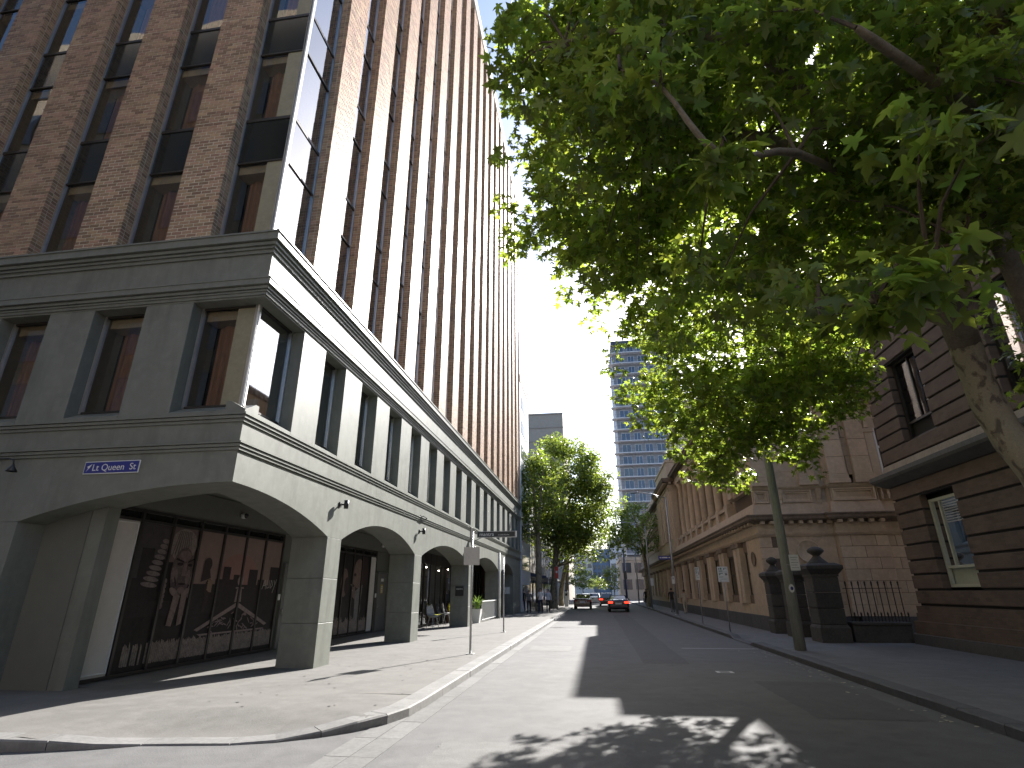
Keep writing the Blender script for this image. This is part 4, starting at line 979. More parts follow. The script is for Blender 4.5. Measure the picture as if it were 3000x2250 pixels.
# ------------------------------------------------------------------ banded brick building on the right
def brick_tex(name, c1, c2, mor, rough=.75):
    m = bpy.data.materials.new(name); m.use_nodes = True; N = m.node_tree.nodes; L = m.node_tree.links; b = N['Principled BSDF']; b.inputs['Roughness'].default_value = rough
    g = N.new('ShaderNodeNewGeometry'); sx = N.new('ShaderNodeSeparateXYZ'); L.new(g.outputs['Position'], sx.inputs[0]); ad = N.new('ShaderNodeMath'); L.new(sx.outputs[0], ad.inputs[0]); L.new(sx.outputs[1], ad.inputs[1])
    cx = N.new('ShaderNodeCombineXYZ'); L.new(ad.outputs[0], cx.inputs[0]); L.new(sx.outputs[2], cx.inputs[1])
    t = N.new('ShaderNodeTexBrick'); t.inputs['Scale'].default_value = 1; t.inputs['Brick Width'].default_value = .24; t.inputs['Row Height'].default_value = .0855; t.inputs['Mortar Size'].default_value = .005; t.inputs['Color1'].default_value = (*c1, 1); t.inputs['Color2'].default_value = (*c2, 1); t.inputs['Mortar'].default_value = (*mor, 1); t.inputs['Bias'].default_value = -.2
    L.new(cx.outputs[0], t.inputs[0]); nz = N.new('ShaderNodeTexNoise'); nz.inputs['Scale'].default_value = 1.7; nz.inputs['Detail'].default_value = 6; L.new(g.outputs['Position'], nz.inputs[0])
    mx = N.new('ShaderNodeMix'); mx.data_type = 'RGBA'; mx.blend_type = 'MULTIPLY'; mx.inputs[0].default_value = .6; L.new(t.outputs[0], mx.inputs[6]); L.new(nz.outputs['Fac'], mx.inputs[7]); L.new(mx.outputs[2], b.inputs['Base Color'])
    bp = N.new('ShaderNodeBump'); bp.inputs['Strength'].default_value = .6; bp.inputs['Distance'].default_value = .008; bp.invert = True; L.new(t.outputs['Fac'], bp.inputs['Height']); L.new(bp.outputs[0], b.inputs['Normal']); return m
MT['rbrick'] = brick_tex('red_brown_brick', (.205, .142, .105), (.15, .102, .076), (.16, .135, .112))
MT['granite'] = mat('grey_granite', (.10, .098, .095), .6, .25, 4, .3, 70)
MT['ledge'] = mat('pale_stone_ledge', (.33, .28, .21), .8, .25, 3, .3, 50)
rb = empty('brick_building', (0, 0, 0), 'red brown brick building with deep horizontal joints and tall windows', 'building')
BP = lambda mb, n, m, **k: mb.build(n, m, rb, **k)
XR, YR = 9.65, 19.62
wins = [(16.45, 18.08), (12.0, 13.6), (7.6, 9.2)]
wz = [(1.72, 4.15), (5.95, 8.5), (10.2, 12.4)]
BP(MB().box(XR + .52, 22, -4, YR - .24, 0, 13.5), 'inner_wall', MT['dark'])
jz = [1.24, 1.66, 2.09, 2.50, 2.96, 3.43, 3.90, 4.33, 4.78]; jz2 = [5.48, 5.94, 6.36, 6.77, 7.19, 7.64, 8.08, 8.5, 8.94, 9.38, 9.8, 10.2, 10.65, 11.1, 11.5, 11.95, 12.4, 12.9]
def band_row(z0, z1, z):
    ops = [w for w in wins for a, c in wz if a - .02 < (z0 + z1) / 2 < c + .02]
    ed = [-4.0]
    for a, c in sorted(ops): ed += [a, c]
    ed.append(YR)
    for a, c in zip(ed[::2], ed[1::2]):
        BP(MB().bbox(XR, XR + .2, a + (.0 if a > -3 else 0), c, z0 + .03, z1 - .03, .012), 'brick_band', MT['rbrick'])
        BP(MB().box(XR + .05, XR + .23, a + .01, c - .06 if c == YR else c - .01, z0 - .03, z0 + .03), 'recessed_joint', MT['dark'])
    BP(MB().bbox(XR + .201, 21, YR - .2, YR - .002, z0 + .03, z1 - .03, .012), 'brick_band', MT['rbrick']); BP(MB().box(XR + .2, 21, YR - .19, YR - .06, z0 - .03, z0 + .03), 'recessed_joint', MT['dark'])
for zz in (jz, jz2):
    for a, c in zip(zz, zz[1:]): band_row(a, c, a)
BPATH = [(21, YR), (XR, YR), (XR, -4)]
def bmx(z0, prof, m, name): BP(MB().sweep([(o, z0 + z) for o, z in prof], BPATH), name, m)
for k, (z0, z1, o) in enumerate(((.0, .42, .24), (.42, .78, .16))): bmx(0, [(-.2, z0), (o, z0), (o, z1 - .01), (o - .03, z1), (-.2, z1)], MT['granite'] if k == 0 else MT['rbrick'], 'plinth')
bmx(0, [(-.2, .78), (.08, .78), (.08, 1.0), (-.2, 1.0)], MT['rbrick'], 'plinth'); bmx(0, [(-.2, 1.0), (.05, 1.0), (.05, 1.205), (-.2, 1.205)], MT['rbrick'], 'plinth')
bmx(0, [(-.2, 4.76), (.05, 4.76), (.15, 4.82), (.34, 4.95), (.38, 5.02), (.38, 5.14), (.12, 5.19), (-.2, 5.19)], MT['granite'], 'string_course'); bmx(0, [(-.2, 5.19), (.1, 5.19), (.02, 5.45), (-.2, 5.45)], MT['ledge'], 'sill_course')
bmx(0, [(-.2, 12.9), (.1, 12.9), (.4, 13.1), (.5, 13.3), (.5, 13.5), (-.2, 13.6)], MT['granite'], 'cornice'); BP(MB().box(XR + .3, 21, -4, YR - .3, 13.5, 13.6), 'roof', MT['roofm'])
cream = mat('cream_window_paint', (.55, .57, .47), .5, .08, 4)
for a, c in wins:
    for (z0, z1), low in zip(wz, (True, False, False)):
        XW = XR + .26; fm = cream if low else MT['bronze']; mid = (a + c) / 2
        BP(MB().box(XR + .21, XR + .5, a - .2, a - .005, z0, z1), 'window_reveal', MT['rbrick']); BP(MB().box(XR + .21, XR + .5, c + .005, c + .2, z0, z1), 'window_reveal', MT['rbrick'])
        w = BP(MB().box(XW - .05, XW + .03, a, a + .09, z0, z1).box(XW - .05, XW + .03, c - .09, c, z0, z1).box(XW - .05, XW + .03, a + .091, c - .091, z0, z0 + .08).box(XW - .05, XW + .03, a + .091, c - .091, z1 - .08, z1).box(XW - .05, XW + .03, a + .091, c - .091, z0 + .5, z0 + .57).box(XW - .04, XW + .03, mid - .03 + (.35 if low else 0), mid + .03 + (.35 if low else 0), z0 + .571, z1 - .081), 'window', fm)
        for p0, p1 in ((a + .09, mid + (.32 if low else -.03)), (mid + (.38 if low else .03), c - .09)):
            MB().quad((XW, p0, z0 + .57), (XW, p1, z0 + .57), (XW, p1, z1 - .08), (XW, p0, z1 - .08)).build('pane', MT['glass'] if low else MT['pane_dk'], w)
        MB().box(XW + .06, XW + .08, a, c, z0, z1).build('blind', mat('pale_blind', (.45, .48, .40), .8, .1, 2) if low else MT['dark'], w)
        if low:
            for k in range(9): MB().box(XW - .012, XW + .0, a + .12, mid + .28, z1 - .16 - .07 * k, z1 - .13 - .07 * k).build('louvre', MT['steel'], w)

# ------------------------------------------------------------------ gate piers, gate and spear fence
MT['pier_stone'] = mat('near_black_bluestone', (.07, .064, .057), .8, .35, 4, .4, 50, per_island=.2)  # very dark mottled bluestone of the gate piers and dwarf wall
def gate_pier(x, y, w, h, lab):
    p = empty('gate_pier', (x, y, .0), lab, 'gate pier', 'bluestone gate piers'); s = w / 2
    def sq(m, a, z0, b, z1):
        P = [(-a, -a, z0), (a, -a, z0), (a, a, z0), (-a, a, z0)]; Q = [(-b, -b, z1), (b, -b, z1), (b, b, z1), (-b, b, z1)]
        for k in range(4): m.quad(P[k], P[(k + 1) % 4], Q[(k + 1) % 4], Q[k])
        return Q
    m = MB(); sq(m, s * 1.12, 0, s * 1.12, .55); sq(m, s * 1.12, .55, s, .64); m.poly([(-s * 1.12, -s * 1.12, 0), (s * 1.12, -s * 1.12, 0), (s * 1.12, s * 1.12, 0), (-s * 1.12, s * 1.12, 0)]); m.build('base', MT['pier_stone'], p)
    z = .64; n = 3; hh = (h - .95 - .64) / n
    for k in range(n): MB().bbox(-s, s, -s, s, z + .004, z + hh - .004, .02).build('shaft_stone', MT['pier_stone'], p); z += hh
    m = MB(); sq(m, s * 1.05, z, s * 1.05, z + .07); sq(m, s * 1.05, z + .07, s * 1.38, z + .24); sq(m, s * 1.38, z + .24, s * 1.38, z + .34); m.poly(sq(m, s * 1.38, z + .34, s * .95, z + .42)); m.build('cap', MT['pier_stone'], p)
    MB().lathe([(s * .9, z + .40), (s * .7, z + .47), (s * .42, z + .58), (s * .26, z + .66), (s * .30, z + .68), (s * .62, z + .78), (s * .66, z + .84), (s * .5, z + .90), (s * .25, z + .95), (.001, z + .97)], (0, 0, 0), 16).build('urn_finial', MT['pier_stone'], p, True)
    return p
gate_pier(7.27, 20.4, .80, 3.02, 'dark bluestone gate pier with urn beside the spear fence')
gate_pier(7.05, 22.6, .62, 2.9, 'dark bluestone gate pier with urn in the middle of the gateway')
gate_pier(6.95, 24.3, .66, 2.9, 'dark bluestone gate pier with urn against the sandstone wing')
fe = empty('spear_fence', (7.85, 20.3, 0), 'black iron spear fence on a dark dwarf wall next to the brick building', 'fence')
MB().bbox(0, 1.72, -.2, .2, 0, .62, .02).build('dwarf_wall', MT['pier_stone'], fe); MB().bbox(-.02, 1.72, -.24, .24, .625, .72, .02).build('coping', MT['pier_stone'], fe)
def spear(m, x, y, z0, z1):
    m.tube([(x, y, z0), (x, y, z1 - .16)], .016, 6); m.lathe([(.018, z1 - .16), (.028, z1 - .13), (.02, z1 - .11), (.032, z1 - .07), (.001, z1)], (x, y, 0), 6)
for k in range(9): m = MB(); spear(m, .1 + .197 * k, 0, .72, 1.95); m.build('spear', MT['black'], fe)
for k in range(9): m = MB(); spear(m, .2 + .197 * k, 0, .72, 1.02); m.build('dog_bar', MT['black'], fe)
for z in (.86, 1.70): MB().box(0, 1.75, -.022, .022, z, z + .02).build('rail', MT['black'], fe)
gt = empty('iron_gate', (7.15, 20.85, 0), 'black iron spear gate leaf between the bluestone piers', 'gate', rz=R_(72))
for k in range(9): m = MB(); spear(m, .06 + .15 * k, 0, .18, 1.98 - .02 * k); m.build('spear', MT['black'], gt)
for z in (.2, .95, 1.65): MB().box(0, 1.3, -.02, .02, z, z + .035).build('rail', MT['black'], gt)
for x in (-.02, 1.3): MB().box(x, x + .035, -.02, .02, .16, 1.95).build('stile', MT['black'], gt)
# ------------------------------------------------------------------ buildings farther away
def mb_win_grid(parent, m_fr, m_gl, cells, face, depth=.12, fr=.08):
    """windows on a face: cells = list of (u0,u1,z0,z1); face(u, d, z) -> world point; frame mesh + pane child"""
    for (u0, u1, z0, z1) in cells:
        f = MB()
        for a, c, e, g in ((u0, u0 + fr, z0, z1), (u1 - fr, u1, z0, z1), (u0 + fr, u1 - fr, z0, z0 + fr), (u0 + fr, u1 - fr, z1 - fr, z1)):
            P = [face(a, -.02, e), face(c, -.02, e), face(c, -.02, g), face(a, -.02, g)]; Q = [face(a, depth, e), face(c, depth, e), face(c, depth, g), face(a, depth, g)]
            f.poly(P); f.quad(P[0], P[1], Q[1], Q[0]); f.quad(P[1], P[2], Q[2], Q[1]); f.quad(P[2], P[3], Q[3], Q[2]); f.quad(P[3], P[0], Q[0], Q[3])
        w = f.build('window', m_fr, parent)
        MB().quad(face(u0 + fr, -.01, z0 + fr), face(u1 - fr, -.01, z0 + fr), face(u1 - fr, -.01, z1 - fr), face(u0 + fr, -.01, z1 - fr)).build('pane', m_gl, w)
gl_blue = mat('blue_tower_glass', (.06, .09, .15), .12, .4, .2, spec=.7)
gl_dark = mat('dark_far_glass', (.05, .065, .085), .1, .3, .3, spec=.9)
# balcony tower
tw = empty('balcony_tower', (15, 140, 0), 'tall slim blue grey tower with white balcony slabs on every floor', 'building')
TP = lambda mb, n, m, **k: mb.build(n, m, None, **k)
def T_(o): o.parent = tw; o.matrix_parent_inverse = Matrix.Translation((-15, -140, 0)); return o
t_wall = mat('tower_panel', (.23, .24, .275), .5, .15, .5); t_slab = mat('tower_slab', (.60, .61, .64), .6, .1, 1); t_dark = mat('tower_recess', (.06, .065, .085), .5, .3, .4)
T_(TP(MB().box(7.4, 23.5, 141.2, 160, 0, 65.2), 'wall', t_wall)); T_(TP(MB().box(7.2, 23.7, 140.0, 160.2, 65.2, 66.3), 'roof', t_dark))
for f in range(21):
    z = .6 + 3.1 * f
    # wavy-ended balcony slab
    P = [(23.6, 139.6), (9, 139.6), (7.2, 139.8), (6.4, 140.3), (6.1, 141.2), (6.4, 142.2), (7.2, 142.6), (7.4, 143), (7.4, 160), (23.6, 160)]
    T_(TP(MB().prism([(x, y, z) for x, y in P], (0, 0, .22)), 'balcony_slab', t_slab))
    s = TP(MB().tube([(23.5, 139.7, z + 1.15), (9, 139.7, z + 1.15), (7.25, 139.9, z + 1.15), (6.5, 140.4, z + 1.15), (6.25, 141.2, z + 1.15), (6.5, 142.0, z + 1.15)], .03, 5), 'balcony_rail', t_dark); T_(s)
    if z < 12: continue
    cells = []
    x = 8.3
    for wd in (2.3, 1.7, 1.9, 2.3, 1.6):
        cells.append((x, x + wd, z + .35, z + 2.5)); x += wd + .95
    for c in cells:
        w = MB(); a, b_, e, g = c
        w.box(a, a + .08, 141.1, 141.19, e, g).box(b_ - .08, b_, 141.1, 141.19, e, g).box(a + .081, b_ - .081, 141.1, 141.19, g - .08, g).box((a + b_) / 2 - .04, (a + b_) / 2 + .04, 141.1, 141.19, e, g - .081)
        w = T_(TP(w, 'window', t_slab)); p = MB().box(a + .081, b_ - .081, 141.15, 141.18, e, g - .081).build('pane', gl_blue if random.random() < .7 else gl_dark); p.parent = w; p.matrix_parent_inverse = Matrix.Identity(4)
# pale blocks behind the street trees
be = empty('beige_block', (0, 0, 0), 'plain beige concrete block rising behind the street trees', 'building'); bg = mat('beige_concrete', (.34, .30, .26), .85, .1, .4, .1, 3)
MB().box(-30, -6.2, 128, 160, 0, 42.6).build('wall', bg, be); MB().box(-30, -15.3, 127.5, 160, 0, 51).build('tower_wall', bg, be)
for z in (32, 35.4, 38.8, 42.2): MB().box(-15.2, -6.1, 127.85, 128, z, z + .25).build('string_course', mat('beige_trim', (.28, .25, .22), .85), be)
for k in range(3): MB().box(-14 + .0, -6.3, 127.7, 127.8, 43.4 + .25 * k, 43.43 + .25 * k).build('roof_rail', MT['steel'], be)
wh = empty('white_block', (0, 0, 0), 'white rendered tower block standing just past the hotel', 'building'); wr = mat('white_render', (.74, .74, .73), .6, .05, .5)
MB().box(-24, -6.2, 47.6, 54.3, 0, 33.4).build('wall', wr, wh); MB().box(-6.5, -6.16, 53.9, 54.36, 21, 33.0).build('dark_fin', MT['bronze'], wh); MB().box(-22, -6.15, 47.55, 54.35, 20.2, 20.9).build('string_course', bg, wh)
for k in range(8):
    MB().box(-6.203, -6.17, 48.2, 53.0, 1.0 + 2.4 * k, 2.2 + 2.4 * k).build('window', gl_dark, wh)
# shops under the trees on the far left footpath, with awnings
sh_m = mat('shop_dark', (.06, .055, .05), .7, .3, 1)
for i, (y0, y1, h, c, nm) in enumerate(((54.6, 66, 14, (.13, .10, .08), 'brown'), (66.2, 80, 18, (.10, .11, .12), 'slate grey'), (80.2, 104, 15, (.22, .18, .14), 'tan'))):
    s = empty('shop_building', (-7, y0, 0), '%s shop building with an awning beneath the street trees' % nm, 'building', 'shop buildings past the hotel'); L = y1 - y0; cm_ = mat('shop_wall_' + nm.replace(' ', '_'), c, .8, .2, 1)
    MB().box(-14, 0, 0, L, 3.6, h).build('wall', cm_, s); MB().box(-14, -.4, 0, L, .0, 3.59).build('shop_wall', sh_m, s)
    n = int(L / 2.6)
    for k in range(n):
        MB().box(-.39, -.3, .5 + 2.6 * k, 2.6 + 2.6 * k, .6, 2.9).build('shop_window', gl_dark, s)
        for f in range(int((h - 4) / 3.3)): MB().box(0, .04, .7 + 2.6 * k, 2.1 + 2.6 * k, 4.6 + 3.3 * f, 6.6 + 3.3 * f).build('window', gl_dark, s)
    MB().prism([(0, .2, 3.4), (2.3, .2, 3.05), (2.3, .2, 2.85), (0, .2, 3.2)], (0, L - .4, 0)).build('awning', mat('awning_' + nm.replace(' ', '_'), (.05, .06, .12) if i != 1 else (.10, .10, .09), .7), s)
# other buildings closing the street
def far_block(x0, x1, y, h, colr, lab, gl, nx, nz, zz0=4, side=None, dpt=20):
    e = empty('office_block', (0, 0, 0), lab, 'building'); m = mat('far_wall_%d' % int(h * 10), colr, .6, .12, .3)
    MB().box(x0, x1, y, y + dpt, 0, h).build('wall', m, e); MB().box(x0 - .2, x1 + .2, y - .2, y + dpt, h, h + .6).build('parapet', m, e)
    wx_ = (x1 - x0) / nx; wz_ = (h - zz0) / nz
    for i in range(nx):
        for j in range(nz): MB().box(x0 + wx_ * (i + .15), x0 + wx_ * (i + .85), y - .08, y - .005, zz0 + wz_ * (j + .25), zz0 + wz_ * (j + .85)).build('window', gl, e)
far_block(-1.5, 5.2, 232, 17, (.16, .24, .38), 'blue glass office block closing the far end of the street', gl_blue, 4, 5)
far_block(5.3, 13, 228, 21, (.58, .58, .60), 'pale grey office block beside the blue one at the street end', gl_dark, 3, 4)
far_block(-12, -1.6, 226, 15, (.5, .5, .5), 'light concrete office block at the street end above the trees', gl_dark, 5, 4)
far_block(4.8, 12, 118, 7.5, (.42, .36, .30), 'low pale building past the courthouse with slim pilasters', gl_dark, 3, 2, 1.2)
far_block(-30, -8, 300, 40, (.52, .53, .56), 'distant pale tower block beyond the trees', gl_blue, 6, 10)
# building across the side street, behind the camera: what the hotel windows mirror
nb_ = empty('corner_block', (0, 0, 0), 'tan stone block across the side street from the hotel', 'building')
nbm = brick_tex('corner_brick', (.46, .37, .27), (.40, .32, .23), (.45, .4, .33)); MB().box(-40, -6.5, -30, -2.5, 0, 33).build('wall', nbm, nb_); MB().box(-40.2, -6.3, -30.2, -2.3, 33, 33.8).build('parapet', MT['ledge'], nb_)
for i in range(11):
    for j in range(9): MB().box(-38.5 + 2.9 * i, -36.9 + 2.9 * i, -2.5, -2.42, 1.5 + 3.5 * j, 3.8 + 3.5 * j).build('window', gl_dark, nb_)

nb2 = empty('office_block', (0, 0, 0), 'grey concrete office block behind the crossing', 'building'); MB().box(-6.4, 40, -48, -26, 0, 13).build('wall', bg, nb2)  # out-of-view block added to reduce sky fill on faces towards it
for i in range(12):
    for j in range(3): MB().box(-5 + 3.6 * i, -2.6 + 3.6 * i, -26, -25.92, 1.5 + 3.5 * j, 3.9 + 3.5 * j).build('window', gl_dark, nb2)
# ------------------------------------------------------------------ trees
BARK = bpy.data.materials.new('plane_bark'); BARK.use_nodes = True
def _bark(m, pale, mid, dark, sc):
    N = m.node_tree.nodes; L = m.node_tree.links; b = N['Principled BSDF']; b.inputs['Roughness'].default_value = .75
    g = N.new('ShaderNodeNewGeometry'); mp = N.new('ShaderNodeMapping'); mp.inputs['Scale'].default_value = (1, 1, .55); L.new(g.outputs['Position'], mp.inputs[0])
    t = N.new('ShaderNodeTexNoise'); t.inputs['Scale'].default_value = sc; t.inputs['Detail'].default_value = 3; t.inputs['Distortion'].default_value = .6; L.new(mp.outputs[0], t.inputs[0])
    r = N.new('ShaderNodeValToRGB'); r.color_ramp.interpolation = 'CONSTANT'; e = r.color_ramp.elements; e[0].position = 0; e[0].color = (*dark, 1); e[1].position = .40; e[1].color = (*mid, 1); n = e.new(.455); n.color = (*pale, 1); n = e.new(.68); n.color = (*[c * 1.15 for c in pale], 1); L.new(t.outputs['Fac'], r.inputs[0])
    t2 = N.new('ShaderNodeTexNoise'); t2.inputs['Scale'].default_value = 40; t2.inputs['Detail'].default_value = 5; L.new(g.outputs['Position'], t2.inputs[0])
    mx = N.new('ShaderNodeMix'); mx.data_type = 'RGBA'; mx.blend_type = 'MULTIPLY'; mx.inputs[0].default_value = .45; L.new(r.outputs[0], mx.inputs[6]); L.new(t2.outputs['Fac'], mx.inputs[7]); L.new(mx.outputs[2], b.inputs['Base Color'])
    bp = N.new('ShaderNodeBump'); bp.inputs['Strength'].default_value = .5; bp.inputs['Distance'].default_value = .02; L.new(r.outputs[0], bp.inputs['Height']); L.new(bp.outputs[0], b.inputs['Normal'])
_bark(BARK, (.34, .285, .19), (.25, .20, .135), (.145, .108, .075), 7.5)
LEAF = leaf_mat('plane_leaf', (.11, .16, .045), (.36, .48, .055), .54, .45)
LEAF2 = leaf_mat('street_leaf', (.10, .14, .033), (.32, .42, .055), .46, .5)
# palmate leaf, unit length, star-shaped about (0, .33)
_half = [(0.0, .0), (.12, -.10), (.40, -.14), (.30, .06), (.22, .14), (.50, .24), (.70, .50), (.44, .47), (.19, .40), (.24, .62), (.13, .76), (0, 1.06)]
_out = _half + [(-x, y) for x, y in _half[-2:0:-1]]
LV = np.array([(0, .26, 0.05)] + [(x, y, -.42 * x * x - .28 * max(0, y - .3) ** 2) for x, y in _out], float); LN = len(_out)
LF = np.array([(0, 1 + i, 1 + (i + 1) % LN) for i in range(LN)], int)
SV = np.array([(0, 0, 0), (.38, .42, -.06), (0, 1, -.10), (-.38, .42, -.06)], float); SF = np.array([(0, 1, 2), (0, 2, 3)], int)
def leaves_mesh(name, pos, dirs, ups, size, m, V=LV, F=LF):
    """many leaves in one mesh: pos (n,3) stalk ends, dirs (n,3) pointing direction, ups (n,3) rough face normal"""
    n = len(pos); d = dirs / np.linalg.norm(dirs, axis=1, keepdims=True); s = np.cross(d, ups); s /= np.linalg.norm(s, axis=1, keepdims=True) + 1e-9; u = np.cross(s, d)
    P = pos[:, None, :] + size[:, None, None] * (V[None, :, 0:1] * s[:, None, :] + V[None, :, 1:2] * d[:, None, :] + V[None, :, 2:3] * u[:, None, :])
    v = P.reshape(-1, 3); f = (F[None] + (np.arange(n) * len(V))[:, None, None]).reshape(-1, 3)
    me = bpy.data.meshes.new(name); me.vertices.add(len(v)); me.vertices.foreach_set('co', v.astype(np.float32).ravel())
    me.loops.add(f.size); me.loops.foreach_set('vertex_index', f.ravel().astype(np.int32)); me.polygons.add(len(f)); me.polygons.foreach_set('loop_start', np.arange(0, f.size, 3, dtype=np.int32)); me.polygons.foreach_set('loop_total', np.full(len(f), 3, dtype=np.int32))
    me.update(calc_edges=True); me.materials.append(m); return me
def scatter(blobs, per_m3, size, droop=.5, cluster=7, spread=.22, shell=.35, face_up=1.0):
    """blobs: (center, (rx,ry,rz)); leaves in small sprays"""
    PO, DI, UP, SZ, TW = [], [], [], [], []
    for c, r in blobs:
        c = np.array(c); r = np.array(r); vol = 4.19 * r[0] * r[1] * r[2]; k = max(4, int(vol * per_m3 / cluster))
        q = RNG.normal(size=(k, 3)); q /= np.linalg.norm(q, axis=1, keepdims=True); rad = RNG.random(k) ** shell
        tips = c + q * rad[:, None] * r; outd = q * .8 + RNG.normal(size=(k, 3)) * .5; outd[:, 2] -= .25
        outd /= np.linalg.norm(outd, axis=1, keepdims=True)
        TW.append((tips, outd))
        for j in range(cluster):
            t = RNG.random(k)[:, None]; side = RNG.normal(size=(k, 3)); side[:, 2] *= .4
            p = tips - outd * t * spread * 2.2 + side * spread * .45
            d = outd * .6 + side * .9; d[:, 2] -= droop * RNG.random(k)
            u = RNG.normal(size=(k, 3)) * .55; u[:, 2] += face_up
            PO.append(p); DI.append(d); UP.append(u); SZ.append(size * RNG.uniform(.6, 1.2, k))
    return np.vstack(PO), np.vstack(DI), np.vstack(UP), np.concatenate(SZ), TW
def limb_tree(parent, limbs, m, seg=10):
    for nm, pts, r0, r1 in limbs:
        n = len(pts); P = []
        V = [Vector(p) for p in pts]
        for i in range(n - 1):
            for t in (0, .25, .5, .75): 
                a = V[max(i - 1, 0)]; b_ = V[i]; c = V[i + 1]; d = V[min(i + 2, n - 1)]
                P.append(.5 * ((2 * b_) + (c - a) * t + (2 * a - 5 * b_ + 4 * c - d) * t * t + (3 * b_ - a - 3 * c + d) * t ** 3))
        P.append(V[-1]); R = [(r0 + (r1 - r0) * i / (len(P) - 1)) * (1 + .06 * math.sin(i * 2.1)) for i in range(len(P))]
        MB().tube(P, R, seg).build(nm, m, parent, True)
def at(dx, dy, dist): return np.array([0, 0, CAM_H]) + ray(dx, dy) * dist
def in_poly(x, y, poly):
    c = False; j = len(poly) - 1
    for i in range(len(poly)):
        (xi, yi), (xj, yj) = poly[i], poly[j]
        if (yi > y) != (yj > y) and x < (xj - xi) * (y - yi) / (yj - yi) + xi: c = not c
        j = i
    return c
# --- the big plane tree over the right footpath
T1 = empty('plane_tree', (6.9, 8.9, .13), 'big mottled plane tree with a broad crown arching over the road', 'tree')
outline = [(1135, -60), (1100, 100), (1118, 250), (1130, 400), (1112, 470), (1115, 530), (1215, 560), (1245, 625), (1320, 680), (1365, 745), (1350, 800), (1385, 880), (1480, 950), (1480, 1000), (1545, 1030), (1600, 1010), (1640, 975), (1690, 965), (1745, 985), (1760, 915), (1850, 870), (1862, 825), (1920, 735), (2040, 690), (2080, 640), (2300, 560), (2300, -60)]
blobs = []; random.seed(21)
def depth_range(x, y):
    if y > 860: return 13.5, 16.5
    if y > 700: return (11, 15) if x < 1900 else (8, 10)
    if y > 520: return (7.5, 14) if x > 1400 else (8.5, 12)
    if y > 250: return 7.5, 12.5
    return 7.0, 11.5
tries = 0
while len(blobs) < 640 and tries < 40000:
    tries += 1; x, y = random.uniform(1080, 2290), random.uniform(-60, 1030)
    d0, d1 = depth_range(x, y); d = random.uniform(d0, d1); r = random.uniform(.45, .95) * (1 if y < 860 else .8)
    pr = r * 1183 / d
    if not all(in_poly(x + pr * a, y + pr * b * .9, outline) or (x + pr * a > 2290) or (y + pr * b < -60) for a, b in ((-1, 0), (1, 0), (0, 1), (0, -1), (.7, .7), (-.7, .7), (-.7, -.7))): continue
    p = at(x, y, d)
    if p[2] - r < 3.6 or p[0] > 9.0: continue
    blobs.append((p, (r, r, r * .75)))
lowb = []
tries = 0
while len(lowb) < 150 and tries < 20000:
    tries += 1; x, y = random.uniform(1330, 1880), random.uniform(700, 1040); d = random.uniform(12.5, 16.5); r = random.uniform(.3, .6); pr = r * 1183 / d * .8
    if not all(in_poly(x + pr * a, y + pr * b, outline) for a, b in ((-1, 0), (1, 0), (0, 1), (0, -1))): continue
    lowb.append((at(x, y, d), (r, r, r * .8)))
polyA = [(1350, 860), (1450, 945), (1445, 1005), (1525, 1052), (1615, 1045), (1640, 990), (1670, 890), (1600, 800), (1400, 800)]
polyB = [(1635, 985), (1700, 980), (1750, 1012), (1775, 925), (1868, 880), (1878, 800), (1700, 760), (1640, 880)]
for poly, nn in ((polyA, 95), (polyB, 85)):
    k = 0
    while k < nn:
        x, y = random.uniform(1330, 1880), random.uniform(750, 1050)
        if in_poly(x, y, poly): r = random.uniform(.25, .42); lowb.append((at(x, y, random.uniform(13.2, 16.2)), (r, r, r * .8))); k += 1
k = 0
while k < 110:
    x, y = random.uniform(1130, 1700), random.uniform(230, 760); d = random.uniform(8.5, 12.5); r = random.uniform(.4, .7)
    if in_poly(x - 45, y, outline) and in_poly(x, y + 50, outline): blobs.append((at(x, y, d), (r, r, r * .75))); k += 1
polyC = [(1112, 0), (1100, 110), (1120, 260), (1128, 400), (1108, 450), (1110, 530), (1210, 560), (1240, 625), (1320, 690), (1360, 760), (1480, 800), (1480, 400), (1250, 0)]
k = 0
while k < 190:
    x, y = random.uniform(1095, 1480), random.uniform(0, 800)
    if in_poly(x, y, polyC): r = random.uniform(.28, .46); lowb.append((at(x, y, random.uniform(9, 12) + max(0, y - 550) * .008), (r, r, r * .8))); k += 1
for k in range(16): lowb.append((np.array([random.uniform(4.3, 5.6), random.uniform(15.2, 17.2), random.uniform(6.0, 7.6)]), (.42, .42, .32)))  # extra leaf sprays added for their dappled shadow on the road
for x, y in ((2190, 660), (2200, 720), (2185, 780), (2205, 840), (2170, 700)): lowb.append((at(x, y, 12.5), (.5, .5, .4)))
